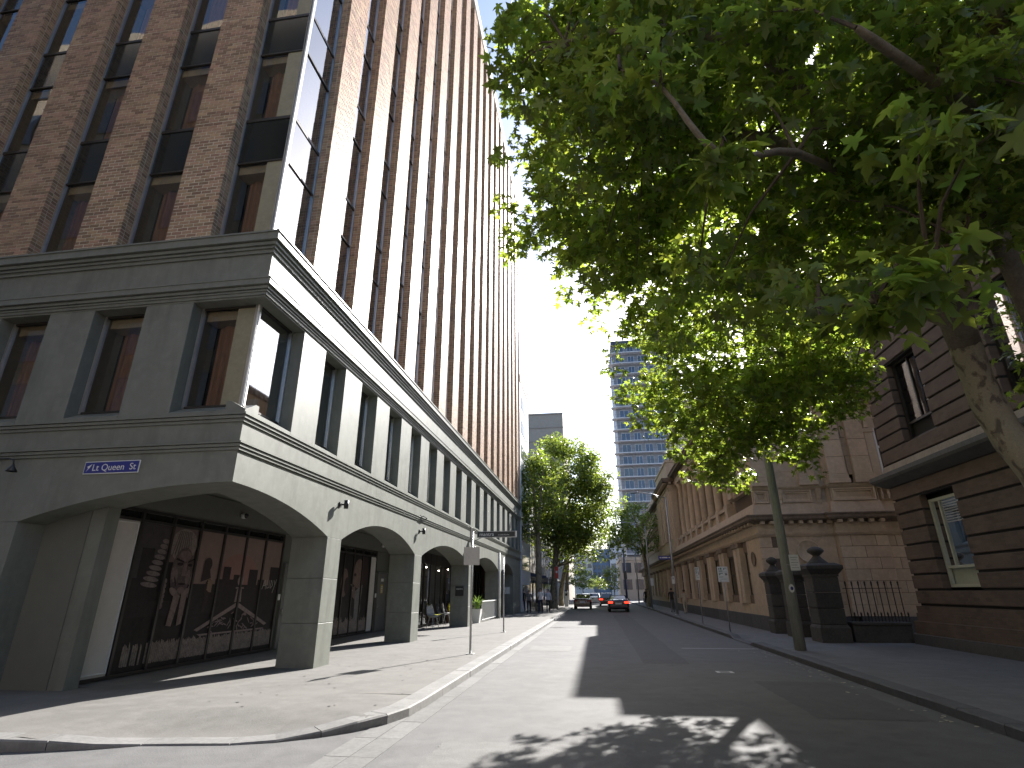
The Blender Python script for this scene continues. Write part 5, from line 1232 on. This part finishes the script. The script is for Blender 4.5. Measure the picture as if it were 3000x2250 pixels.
# ragged sprays along the edge and the low sprays close to the camera
edge = [(1090, 115, 9), (1105, 60, 9), (1100, 170, 9), (1112, 260, 9), (1108, 330, 9.5), (1098, 440, 10), (1105, 520, 10), (1130, 545, 10), (1200, 575, 10.5), (1230, 640, 11), (1285, 690, 12), (1335, 760, 13), (1318, 800, 13), (1345, 850, 13.5), (1370, 905, 14), (1400, 920, 14), (1465, 965, 15), (1500, 1035, 15), (1560, 1048, 15.5), (1600, 1040, 15.5), (1705, 985, 15.5), (1750, 1010, 15.5), (1775, 925, 15), (1865, 885, 14.5), (1880, 830, 14), (1875, 780, 12)]
for x, y, d in edge: lowb.append((at(x, y, d), (.36, .36, .32)))
near = [(1880, 660, 4.4), (1800, 700, 4.6), (1980, 640, 4.2), (1760, 640, 4.8), (1930, 700, 4.5), (1550, 330, 5.0), (1600, 360, 5.2), (1350, 160, 5.6), (1440, 200, 5.6), (1420, 80, 5.4), (1680, 640, 5.4), (2050, 560, 4.4), (1500, 560, 6), (2110, 300, 4.8), (1980, 300, 5)]
nb_b = [(at(x, y, d), (.30, .30, .14)) for x, y, d in near]
po, di, up, sz, tw = scatter(blobs, 34, .152, .75, 7, .2, .35, .75)
crown = obj('crown', leaves_mesh('crown', po, di, up, sz, LEAF), T1); crown.matrix_parent_inverse = Matrix.Translation((-6.9, -8.9, -.13))
po3, di3, up3, sz3, tw3 = scatter(lowb, 75, .14, .5, 7, .17); c3 = obj('outer_sprays', leaves_mesh('outer_sprays', po3, di3, up3, sz3, LEAF), T1); c3.matrix_parent_inverse = Matrix.Translation((-6.9, -8.9, -.13))
po2, di2, up2, sz2, tw2 = scatter(nb_b, 260, .165, .8, 6, .16, .6)
c2 = obj('low_sprays', leaves_mesh('low_sprays', po2, di2, up2, sz2, LEAF), T1); c2.matrix_parent_inverse = Matrix.Translation((-6.9, -8.9, -.13))
print('plane leaves', len(po), len(po2), 'blobs', len(blobs))
trunk = [at(2330, 1180, 10.2), at(2240, 1020, 10.2), at(2150, 900, 10.3), at(2085, 745, 10.4), at(2060, 600, 10.6)]
tb = np.array([7.15, 8.7, .1]); trunk_pts = [tb, tb * .6 + trunk[1] * .4] + trunk[1:]
limbs = [('trunk', [tuple(p) for p in trunk_pts], .25, .175),
         ('limb', [tuple(at(2085, 745, 10.4)), tuple(at(2000, 560, 9.8)), tuple(at(1860, 400, 9.2)), tuple(at(1650, 300, 8.6)), tuple(at(1400, 260, 8.8))], .2, .04),
         ('limb', [tuple(at(2060, 600, 10.6)), tuple(at(2120, 430, 9.6)), tuple(at(2190, 300, 9.0)), tuple(at(2180, 120, 8.4)), tuple(at(2100, -40, 8))], .2, .1),
         ('limb', [tuple(at(2080, 700, 10.5)), tuple(at(1900, 640, 11.5)), tuple(at(1750, 620, 12.5)), tuple(at(1560, 560, 12)), tuple(at(1300, 520, 11))], .15, .03),
         ('limb', [tuple(at(2060, 640, 10.6)), tuple(at(1880, 700, 12.5)), tuple(at(1700, 800, 14)), tuple(at(1600, 930, 15)), tuple(at(1560, 990, 15.3))], .12, .025),
         ('limb', [tuple(at(1860, 400, 9.2)), tuple(at(1700, 160, 8)), tuple(at(1450, 60, 7.8)), tuple(at(1220, 90, 8.6))], .09, .02),
         ('limb', [tuple(at(2190, 300, 9.0)), tuple(at(2020, 180, 7.4)), tuple(at(1850, 60, 6.6))], .09, .03),
         ('limb', [tuple(at(2060, 600, 10.6)), tuple(at(2090, 520, 7.5)), tuple(at(2010, 610, 5.2)), tuple(at(1890, 650, 4.5)), tuple(at(1770, 665, 4.75))], .06, .008),
         ('limb', [tuple(at(1860, 400, 9.2)), tuple(at(1720, 330, 6.6)), tuple(at(1560, 335, 5.15)), tuple(at(1430, 190, 5.55)), tuple(at(1340, 150, 5.6))], .05, .008),
         ('limb', [tuple(at(2240, 700, 9.5)), tuple(at(2160, 520, 9.2)), tuple(at(2120, 430, 9.4))], .12, .10)]
for l in limbs: pass
def shift(o): o.matrix_parent_inverse = Matrix.Translation((-6.9, -8.9, -.13))
LIMB = mat('limb_bark', (.17, .14, .10), .85, .35, 7, .3, 30)
n_before = set(COL.objects); limb_tree(T1, limbs[:1] + limbs[2:3], BARK, 12); limb_tree(T1, limbs[1:2] + limbs[3:], LIMB, 10)
tm = MB(); random.seed(4)
lim_pts = [Vector(p) for l in limbs[1:] for p in l[1]]
for tips, outd in tw[::4] + tw2 + tw3[::3]:
    c = Vector(tips.mean(0)); q = min(lim_pts, key=lambda p: (p - c).length)
    if (q - c).length < 2.2: tm.tube([q, q.lerp(c, .5) + Vector((0, 0, .15)), c], [.022, .014, .006], 5, False)
    for t, o_ in list(zip(tips, outd))[::4]:
        t = Vector(t); tm.tube([c, c.lerp(t, .6) + Vector((0, 0, .04)), t], [.006, .004, .002], 4, False)
me = bpy.data.meshes.new('twigs'); me.from_pydata([tuple(v) for v in tm.v], [], tm.f); me.materials.append(mat('twig_bark', (.09, .065, .045), .8, .3, 8)); obj('twigs', me, T1, kind='stuff')
for o in set(COL.objects) - n_before: shift(o)

# --- other street trees: crown of leaf sprays on a forked trunk
def street_tree(x, y, z_bot, z_top, rx, ry, lab, n_blobs, dens, size, leafm, seed, lean=0, name='street_tree', group=None, cx=0, cy=0):
    random.seed(seed); T = empty(name, (x, y, .1), lab, 'tree', group); H_ = z_top - z_bot; bl = []
    for k in range(n_blobs):
        q = np.array([random.gauss(0, 1) for _ in range(3)]); q /= np.linalg.norm(q); q *= random.random() ** .22; w_ = 1.0 - .25 * max(0, q[2]); w_ *= random.uniform(.85, 1.08)
        r = random.uniform(.06, .12) * H_; bl.append(((cx + q[0] * (rx - r * .6) * w_, cy + q[1] * (ry - r * .6) * w_, z_bot + H_ / 2 + q[2] * (H_ / 2 - r)), (r, r, r * .72)))
    po, di, up, sz, tw = scatter(bl, dens, size, .4, 6, size * 1.1, .45)
    obj('crown', leaves_mesh('crown', po, di, up, sz, leafm, SV, SF), T)
    zf = z_bot + .18 * H_; tr = max(.12, .019 * z_top)
    lim = [('trunk', [(0, 0, -.15), (.05, 0, z_bot * .5), (cx * .3, cy * .3, zf)], tr * 1.15, tr * .7)]
    for k in range(7):
        c = random.choice(bl)[0]; lim.append(('limb', [(cx * .3, cy * .3, zf - .2), (c[0] * .5 + cx * .15, c[1] * .5 + cy * .15, zf + (c[2] - zf) * .6), c], tr * .5, .03))
    limb_tree(T, lim, BARK, 8); return T
street_tree(-4.3, 57.2, 3.8, 18.8, 5.4, 5.0, 'tall leafy plane tree on the footpath past the hotel by the walkers', 190, 20, .27, LEAF2, 31, cx=1.7)
street_tree(-4.2, 67.5, 3.6, 15.0, 7.2, 5, 'leafy plane tree growing behind the tall one past the hotel', 150, 16, .3, LEAF2, 32, cx=3.2)
street_tree(-5.0, 49.5, 4.5, 14.8, 2.8, 2.8, 'smaller leafy plane tree close against the end of the hotel', 90, 20, .24, LEAF2, 33, cx=.2)
street_tree(5.3, 64, 4.6, 11.6, 3.7, 4.5, 'small dark leafed street tree beside the courthouse', 150, 30, .24, LEAF2, 34, cx=-.4)
street_tree(-4.9, 61.5, 2.9, 10.5, 6.0, 4.5, 'low spreading plane tree in the shade of the tall one', 120, 20, .27, LEAF2, 39, cx=2.6)
street_tree(-4.2, 80, 4.0, 14, 4, 5, 'far plane tree on the shop side of the street', 30, 8, .34, LEAF2, 35, cx=1)
street_tree(-3.0, 118, 1.6, 6.2, 3.4, 3, 'low round green tree at the far end of the street', 70, 16, .34, LEAF2, 36, name='round_tree')
street_tree(3.4, 126, 1.2, 7.0, 3.4, 3, 'bright round green tree beside the low pale building', 70, 16, .34, LEAF2, 37, name='round_tree')
street_tree(0.0, 150, 1.5, 5.0, 3.0, 3, 'small bushy tree in the median at the street end', 50, 14, .36, LEAF2, 38, name='round_tree')
# ------------------------------------------------------------------ street furniture
def pole(parent, h, r=.03, m='steel', name='pole'): return MB().tube([(0, 0, 0), (0, 0, h)], r, 10).build(name, MT[m], parent, True)
def plate(parent, x0, x1, z0, z1, y, m, name='sign_plate', t=.006): return MB().bbox(x0, x1, y - t, y, z0, z1, .002).build(name, m, parent)
inkg = mat('faded_green_print', (.12, .22, .16), .6, .2, 9); ink = mat('black_print', (.03, .03, .03), .6)
a = empty('sign_post', (-3.42, 15.66, .13), 'galvanised sign post with a square blank sign back on the sunny footpath', 'sign post')
pole(a, 3.12); plate(a, -.23, .22, 2.22, 2.70, -.035, MT['steel_back']); MB().bbox(-.05, .05, -.033, .033, 2.3, 2.34, .004).build('clamp', MT['steel'], a); MB().bbox(-.05, .05, -.033, .033, 2.58, 2.62, .004).build('clamp', MT['steel'], a)
MB().bbox(-.01, .01, -.3, .06, 2.92, 3.22, .003).build('flag_sign', MT['black'], a); MB().box(-.05, -.03, -.034, -.028, .0, 2.9).build('edge_strip', MT['white'], a) if False else None
MB().bbox(-.1, .1, -.1, .1, 0, .012, .003).build('base_plate', MT['steel'], a)
a = empty('sign_post', (-3.86, 23.9, .13), 'slim galvanised sign post with an edge-on white parking plate beside the blade sign', 'sign post')
pole(a, 2.9); plate(a, -.06, .0, 2.38, 2.86, -.03, MT['white']); MB().bbox(-.004, .004, -.20, .12, 2.38, 2.86, .002).build('sign_plate', MT['white'], a); MB().bbox(-.09, .09, -.09, .09, 0, .012, .003).build('base_plate', MT['steel'], a)
def parking(loc, w, z0, z1, lab, h):
    a = empty('parking_sign', loc, lab, 'sign'); pole(a, h, .024); p = plate(a, -w / 2, w / 2, z0, z1, -.03, MT['white']); H_ = z1 - z0
    def bar(u0, u1, v0, v1, m): MB().box(-w / 2 + w * u0, -w / 2 + w * u1, -.038, -.0365, z1 - H_ * v1, z1 - H_ * v0).build('print', m, p)
    bar(.12, .22, .10, .20, inkg); bar(.28, .42, .07, .20, inkg); bar(.60, .86, .09, .12, inkg); bar(.60, .68, .12, .22, inkg); bar(.12, .48, .26, .31, inkg); bar(.12, .92, .34, .355, inkg)
    bar(.12, .5, .41, .46, inkg); bar(.12, .26, .49, .55, inkg); bar(.68, .90, .42, .46, ink); bar(.70, .90, .50, .56, ink); bar(.12, .5, .66, .69, inkg); bar(.2, .8, .80, .82, inkg); bar(.12, .3, .92, .95, inkg); return a
parking((5.12, 24.86, .13), .42, 1.86, 2.46, 'white parking sign with green print on a post near the gate piers', 2.46)
parking((5.14, 31.1, .13), .22, 2.05, 2.68, 'narrow white parking sign on a post along the courthouse wall', 2.68)
wood = mat('weathered_pole_timber', (.27, .28, .245), .85, .3, 5, .4, 40, stretch=(6, 6, .35))
a = empty('utility_pole', (5.38, 17.5, .13), 'grey green timber utility pole rising into the plane tree canopy', 'pole')
MB().tube([(0, 0, 0), (0, 0, 3), (0, 0, 6), (0, 0, 10.5)], [.15, .13, .11, .09], 16).build('shaft', wood, a, True)
p = plate(a, .06, .32, 2.05, 2.48, -.16, MT['white']); 
for k in range(5): MB().box(.09, .29 - .04 * (k % 2), -.168, -.1665, 2.12 + .07 * k, 2.135 + .07 * k).build('print', MT['steel_back'], p)
MB().box(-.02, .10, -.155, -.12, 2.2, 2.22).build('clamp', MT['steel'], a)
st = MB().poly([(-.01 + .075 * math.cos(t), -.166, 1.58 + .11 * math.sin(t)) for t in np.linspace(0, 6.28, 20)]).build('sticker', MT['white'], a); MB().poly([(.0 + .04 * math.cos(t), -.1665, 1.58 + .05 * math.sin(t)) for t in np.linspace(0, 6.28, 14)]).build('sticker_print', bl, st)
MB().tube([(-.9, 0, 9.8), (.9, 0, 9.8)], .05, 8).build('cross_arm', wood, a)
def street_lamp(loc, h, reach, lab, arm=True):
    a = empty('street_lamp', loc, lab, 'street lamp', 'steel street lamps by the courthouse'); MB().tube([(0, 0, 0), (0, 0, h * .5), (0, 0, h)], [.09, .075, .055], 12).build('pole', MT['steel'], a, True); MB().bbox(-.15, .15, -.15, .15, 0, .03, .005).build('base_plate', MT['steel'], a)
    if arm:
        MB().tube([(0, 0, h - .05), (-reach * .5, 0, h + .28), (-reach, 0, h + .42)], .03, 8).build('arm', MT['steel'], a, True); MB().tube([(0, 0, h - .5), (-reach * .35, 0, h + .12)], .016, 6).build('brace', MT['steel'], a)
        MB().bbox(-reach - .55, -reach + .05, -.13, .13, h + .36, h + .47, .04).build('lamp_head', MT['steel'], a)
    return a
a = street_lamp((5.32, 42, .13), 8.0, 2.0, 'steel street lamp with long arm carrying a dark blue street name plate')
MB().bbox(-.92, -.05, -.012, .012, 3.62, 3.88, .004).build('name_plate', bl, a); MB().box(-.84, -.74, -.016, -.0125, 3.72, 3.80).build('plate_print', MT['white'], a); MB().box(-.70, -.3, -.016, -.0125, 3.72, 3.80).build('plate_print', MT['white'], a); MB().box(-.22, -.12, -.016, -.0125, 3.72, 3.80).build('plate_print', MT['white'], a)
p = plate(a, -.17, .05, 2.0, 2.5, -.09, MT['white']); MB().box(-.09, -.04, -.1, -.0965, 2.3, 2.42).build('print', ink, p)
a = street_lamp((5.0, 57.5, .13), 7.6, 1.8, 'steel street lamp with a small white sign farther along the courthouse'); plate(a, .05, .35, 2.0, 2.7, -.09, MT['white'])
street_lamp((5.2, 78, .13), 7.6, 1.8, 'distant steel street lamp near the end of the courthouse')
a = empty('traffic_signal_pole', (5.1, 108, .13), 'tall dark pole standing past the end of the courthouse', 'pole'); MB().tube([(0, 0, 0), (0, 0, 9.2)], [.2, .16], 10).build('shaft', mat('dark_blue_paint', (.02, .03, .06), .4), a, True); MB().bbox(-.3, .3, -.25, .25, 3.6, 5.0, .05).build('signal_head', MT['black'], a)
# far left footpath
for x, y, z0, z1, lab in ((-4.18, 50, 2.68, 3.22, 'white plate on a slim post among the walkers'), (-6.5, 47.2, 2.6, 3.2, 'white plate on a slim post at the hotel end wall')):
    a = empty('sign_post', (x, y, .13), lab, 'sign post'); pole(a, z1, .03); plate(a, -.13, .13, z0, z1, -.035, MT['white'])
red = mat('red_banner', (.55, .05, .03), .6, .1, 5)
a = empty('banner_sign', (-3.62, 52.5, .13), 'small red vertical banner on a thin post by the tall tree', 'sign'); pole(a, 3.75, .03); MB().bbox(-.15, .15, -.03, .0, 2.65, 3.65, .01).build('banner', red, a); MB().box(-.08, .08, -.034, -.031, 3.1, 3.3).build('print', MT['white'], a)
a = empty('parking_meter', (-3.45, 64.5, .13), 'pale grey ticket machine at the kerb behind the parked car', 'parking meter'); MB().bbox(-.2, .2, -.15, .15, 0, 1.55, .03).build('cabinet', MT['white'], a); MB().bbox(-.13, .13, -.156, -.151, 1.1, 1.35, .004).build('screen', MT['black'], a); MB().bbox(-.16, .16, -.12, .12, 1.55, 1.65, .03).build('top', bl, a)

# ------------------------------------------------------------------ cars
tyre = mat('tyre_rubber', (.02, .02, .02), .85); rim = mat('alloy_rim', (.5, .5, .5), .3, metal=.9); cg = mat('car_glass', (.015, .02, .03), .05, spec=1.0)
def car(loc, paintc, lab, L=4.6, W=1.82, Hh=1.42, lit=False, soft=False, hatch=False, name='car', rough=.22):
    c = empty(name, loc, lab, 'car', 'cars on the street'); pm = mat('car_paint_%d' % (abs(hash(lab)) % 9999), paintc, rough, .0, spec=.8); pm.node_tree.nodes['Principled BSDF'].inputs['Coat Weight'].default_value = .6
    w = W / 2
    # lower body loft, local y forward, rear at 0
    st = [(0.0, .38, .86, .80), (.06, .30, .96, .93), (.35, .24, 1.00 if not hatch else .98, 1.0), (1.2, .20, .98, 1.0), (2.4, .20, .95, 1.0), (3.3, .20, .92, 1.0), (4.2, .24, .80, .97), (4.5, .30, .70, .88), (4.6, .38, .60, .70)]
    m = MB(); rings = []
    for y, zb, zt, k in st:
        y *= L / 4.6; ww = w * k; hz = zt - zb
        rings.append([(-ww * .93, y, zb), (-ww, y, zb + .25 * hz), (-ww, y, zb + .6 * hz), (-ww * .96, y, zb + .82 * hz), (-ww * .86, y, zt - .01), (-ww * .5, y, zt + .015), (0, y, zt + .02), (ww * .5, y, zt + .015), (ww * .86, y, zt - .01), (ww * .96, y, zb + .82 * hz), (ww, y, zb + .6 * hz), (ww, y, zb + .25 * hz), (ww * .93, y, zb)])
    k = len(rings[0])
    for r0, r1 in zip(rings, rings[1:]):
        for j in range(k): m.quad(r0[j], r0[(j + 1) % k], r1[(j + 1) % k], r1[j])
    m.poly(rings[0]); m.poly(rings[-1][::-1]); body = m.build('body', pm, c); bpy.context.view_layer.update(); smooth_by_angle(body, 40)
    # greenhouse
    yb = .25 if hatch else .75; zt = Hh
    g = [(yb * L / 4.6, .97, .80, .78), ((yb + .75) * L / 4.6, zt - .04, .70, .84), (2.2 * L / 4.6, zt, .72, .85), (2.75 * L / 4.6, zt - .05, .70, .84), (3.55 * L / 4.6, .93, .78, .80)]
    roof = MB(); win = MB(); Q = []
    for y, z, kt, kb in g: Q.append(((-w * kt, y, z), (w * kt, y, z), (-w * .93, y, .95), (w * .93, y, .95)))
    rm = mat('soft_top', (.02, .02, .022), .9) if soft else pm
    for a_, b_ in zip(Q[1:3], Q[2:4]): roof.quad(a_[0], a_[1], b_[1], b_[0])
    R_o = roof.build('roof', rm, c); md = R_o.modifiers.new('t', 'SOLIDIFY'); md.thickness = .04
    MB().quad(Q[0][0], Q[0][1], Q[1][1], Q[1][0]).build('rear_window', cg, c); MB().quad(Q[3][0], Q[3][1], Q[4][1], Q[4][0]).build('windscreen', cg, c)
    for s in (0, 1): MB().poly([Q[0][s], Q[1][s], Q[2][s], Q[3][s], Q[4][s], (Q[4][s + 2][0], Q[4][s + 2][1], .93), (Q[0][s + 2][0], Q[0][s + 2][1], .95)]).build('side_window', cg, c)
    for s in (-1, 1):
        MB().tube([(s * w * .80, yb * L / 4.6, .98), (s * w * .71, (yb + .75) * L / 4.6, zt - .03)], .045, 6).build('pillar_trim', pm if not soft else rm, c)
        tl = emit('tail_lit_%d' % (abs(hash(lab)) % 999), (1, .03, .012), 1.6) if lit else mat('tail_lamp', (.25, .01, .01), .2)
        MB().bbox(min(s * w * .96, s * w * .52), max(s * w * .96, s * w * .52), -.02, .10, .70, .86, .03).build('tail_light', tl, c)
        MB().bbox(s * w + (.0 if s > 0 else -.18), s * w + (.18 if s > 0 else 0), 2.95 * L / 4.6, 3.08 * L / 4.6, .92, 1.06, .03).build('mirror', pm, c)
        for yy in (.85, 3.65):
            y = yy * L / 4.6; wh_ = MB().lathe([(.20, -.10), (.30, -.11), (.325, -.06), (.325, .06), (.30, .11), (.20, .10)], (s * (w - .12), y, .325), 20, 'X').build('wheel', tyre, c, True)
            MB().lathe([(.001, -.09), (.19, -.105), (.205, -.09), (.205, .09), (.19, .105), (.001, .09)], (s * (w - .12), y, .325), 14, 'X').build('rim', rim, wh_)
    MB().bbox(-.27, .27, -.025, .03, .62, .74, .006).build('number_plate', MT['white'], c); MB().bbox(-w * .86, w * .86, -.05, .25, .30, .50, .05).build('bumper', MT['black'] if lit else pm, c)
    return c
car((1.68, 51.0, 0), (.012, .011, .013), 'black low coupe braking with its tail lights lit', 4.5, 1.80, 1.34, True, True)
car((-1.58, 58.8, 0), (.05, .008, .008), 'dark red saloon parked at the kerb by the tall tree', 4.6, 1.78, 1.42)
car((1.0, 70.8, 0), (.02, .02, .022), 'dark hatchback driving ahead of the black coupe', 4.2, 1.78, 1.5, True, False, True)
car((-.55, 78, 0), (.6, .6, .6), 'white car waiting far up the street', 4.4, 1.78, 1.45)

# ------------------------------------------------------------------ people
skin_m = mat('skin', (.38, .23, .16), .6)
def person(loc, rz, top, trousers, hairc, lab, stride=.18, bare_arms=True, h=1.74, bag=None, carry=0.0):
    P = empty('person', loc, lab, 'person', rz=rz); s = h / 1.74
    V = [(0, 0, .95), (0, .0, 1.12), (0, .01, 1.32), (0, .01, 1.46), (0, .02, 1.54), (0, .03, 1.64), (0, .03, 1.71)]; RD = [(.145, .11), (.13, .10), (.165, .115), (.10, .08), (.052, .052), (.082, .098), (.065, .08)]; E = [(i, i + 1) for i in range(6)]
    for sg in (-1, 1):
        f = stride * sg; n = len(V)
        V += [(sg * .095, 0, .90), (sg * .10, f * .55 + .04, .50), (sg * .10, f - .06 * (1 if f < 0 else 0), .10 + (.05 if f < 0 else 0)), (sg * .105, f + .15, .045 + (.0 if f > 0 else .0))]; RD += [(.098, .105), (.062, .066), (.043, .045), (.045, .035)]; E += [(0, n), (n, n + 1), (n + 1, n + 2), (n + 2, n + 3)]
        n = len(V); a_ = -f * .7
        V += [(sg * .185, 0, 1.41), (sg * .235, a_ * .35 - .03, 1.14), (sg * .235, a_ * .9 + .06 + carry, .91 + carry * .8), (sg * .23, a_ * 1.0 + .09 + carry, .83 + carry * .9)]; RD += [(.058, .058), (.043, .043), (.030, .030), (.038, .020)]; E += [(3, n), (n, n + 1), (n + 1, n + 2), (n + 2, n + 3)]
    me = bpy.data.meshes.new('body'); me.from_pydata([(x * s, y * s, z * s) for x, y, z in V], E, []); o = bpy.data.objects.new('body', me); COL.objects.link(o)
    o.modifiers.new('skin', 'SKIN'); lay = me.skin_vertices[0]
    for i, r in enumerate(RD): lay.data[i].radius = (r[0] * s, r[1] * s)
    lay.data[0].use_root = True; sb = o.modifiers.new('sub', 'SUBSURF'); sb.levels = 2; sb.render_levels = 2
    dg = bpy.context.evaluated_depsgraph_get(); m2 = bpy.data.meshes.new_from_object(o.evaluated_get(dg)); bpy.data.objects.remove(o)
    m2.materials.clear()
    for mm in (skin_m, top, trousers, MT['black']): m2.materials.append(mm)
    for p in m2.polygons:
        x, y, z = p.center / s
        arm = abs(x) > .17 and z < 1.36 and z > .74
        if z < .085: i = 3
        elif arm and z < (1.16 if bare_arms else .93): i = 0
        elif z > 1.475: i = 0
        elif z > .93 or arm: i = 1
        else: i = 2
        p.material_index = i; p.use_smooth = True
    body = obj('body', m2, P)
    MB().lathe([(.001, .085), (.05, .075), (.083, .04), (.09, 0), (.085, -.05), (.06, -.06)], (0, .015 * s, 1.66 * s), 12).build('hair', hairc, P, True)
    for sg in (-1, 1):
        hx, hy, hz = V[-1 if sg == 1 else -9]; fm = MB()
        for k, (dx, dl) in enumerate(((-.022, .075), (-.008, .085), (.007, .08), (.02, .065))): fm.tube([(hx, hy + dx, hz), (hx - .004 * sg, hy + dx + .006, hz - dl * .6), (hx - .014 * sg, hy + dx + .012, hz - dl)], [.008, .008, .006], 6)
        fm.tube([(hx, hy + .03, hz + .03), (hx - .01 * sg, hy + .05, hz), (hx - .015 * sg, hy + .055, hz - .02)], [.009, .008, .007], 6)
        fm.build('fingers', skin_m, P)
    if bag: MB().bbox(.2 * s, .34 * s, -.16, .16, .72, 1.05, .03).build('shoulder_bag', bag, P)
    return P
cl = lambda n, c: mat('cloth_' + n, c, .85, .15, 12)
blackh = mat('dark_hair', (.02, .015, .012), .6); brownh = mat('brown_hair', (.07, .04, .02), .6)
wshirt = cl('white_shirt', (.72, .72, .74)); navy = cl('navy', (.02, .025, .05)); grey = cl('grey_top', (.12, .12, .125)); dk = cl('black', (.015, .015, .016))
person((-5.25, 44.6, .13), R_(180), grey, dk, brownh, 'walker in a grey top and black trousers beneath the street trees', .2, True, 1.66)
person((-4.38, 44.9, .13), R_(170), wshirt, navy, blackh, 'walker in a white shirt and navy trousers carrying a bag', .16, True, 1.78, dk)
person((-3.95, 46.6, .13), R_(185), cl('pale_blue_shirt', (.5, .54, .62)), dk, blackh, 'walker in a pale blue shirt just behind the white shirted one', .12, False, 1.72)
person((-6.2, 48.5, .13), R_(175), dk, navy, blackh, 'walker in black clothes close to the hotel end wall', .15, False, 1.72)
person((5.55, 46.2, .13), R_(0), cl('dark_jacket', (.03, .028, .026)), grey, blackh, 'walker in a dark jacket on the shaded courthouse footpath', .18, False, 1.74)
person((6.15, 43.8, .13), R_(10), cl('cream_dress', (.55, .48, .38)), cl('cream_skirt', (.5, .44, .34)), brownh, 'walker in cream clothes close to the courthouse wall', .1, True, 1.62)
person((5.2, 66, .13), R_(185), dk, dk, blackh, 'distant walker in black beside the courthouse', .15, False, 1.75)
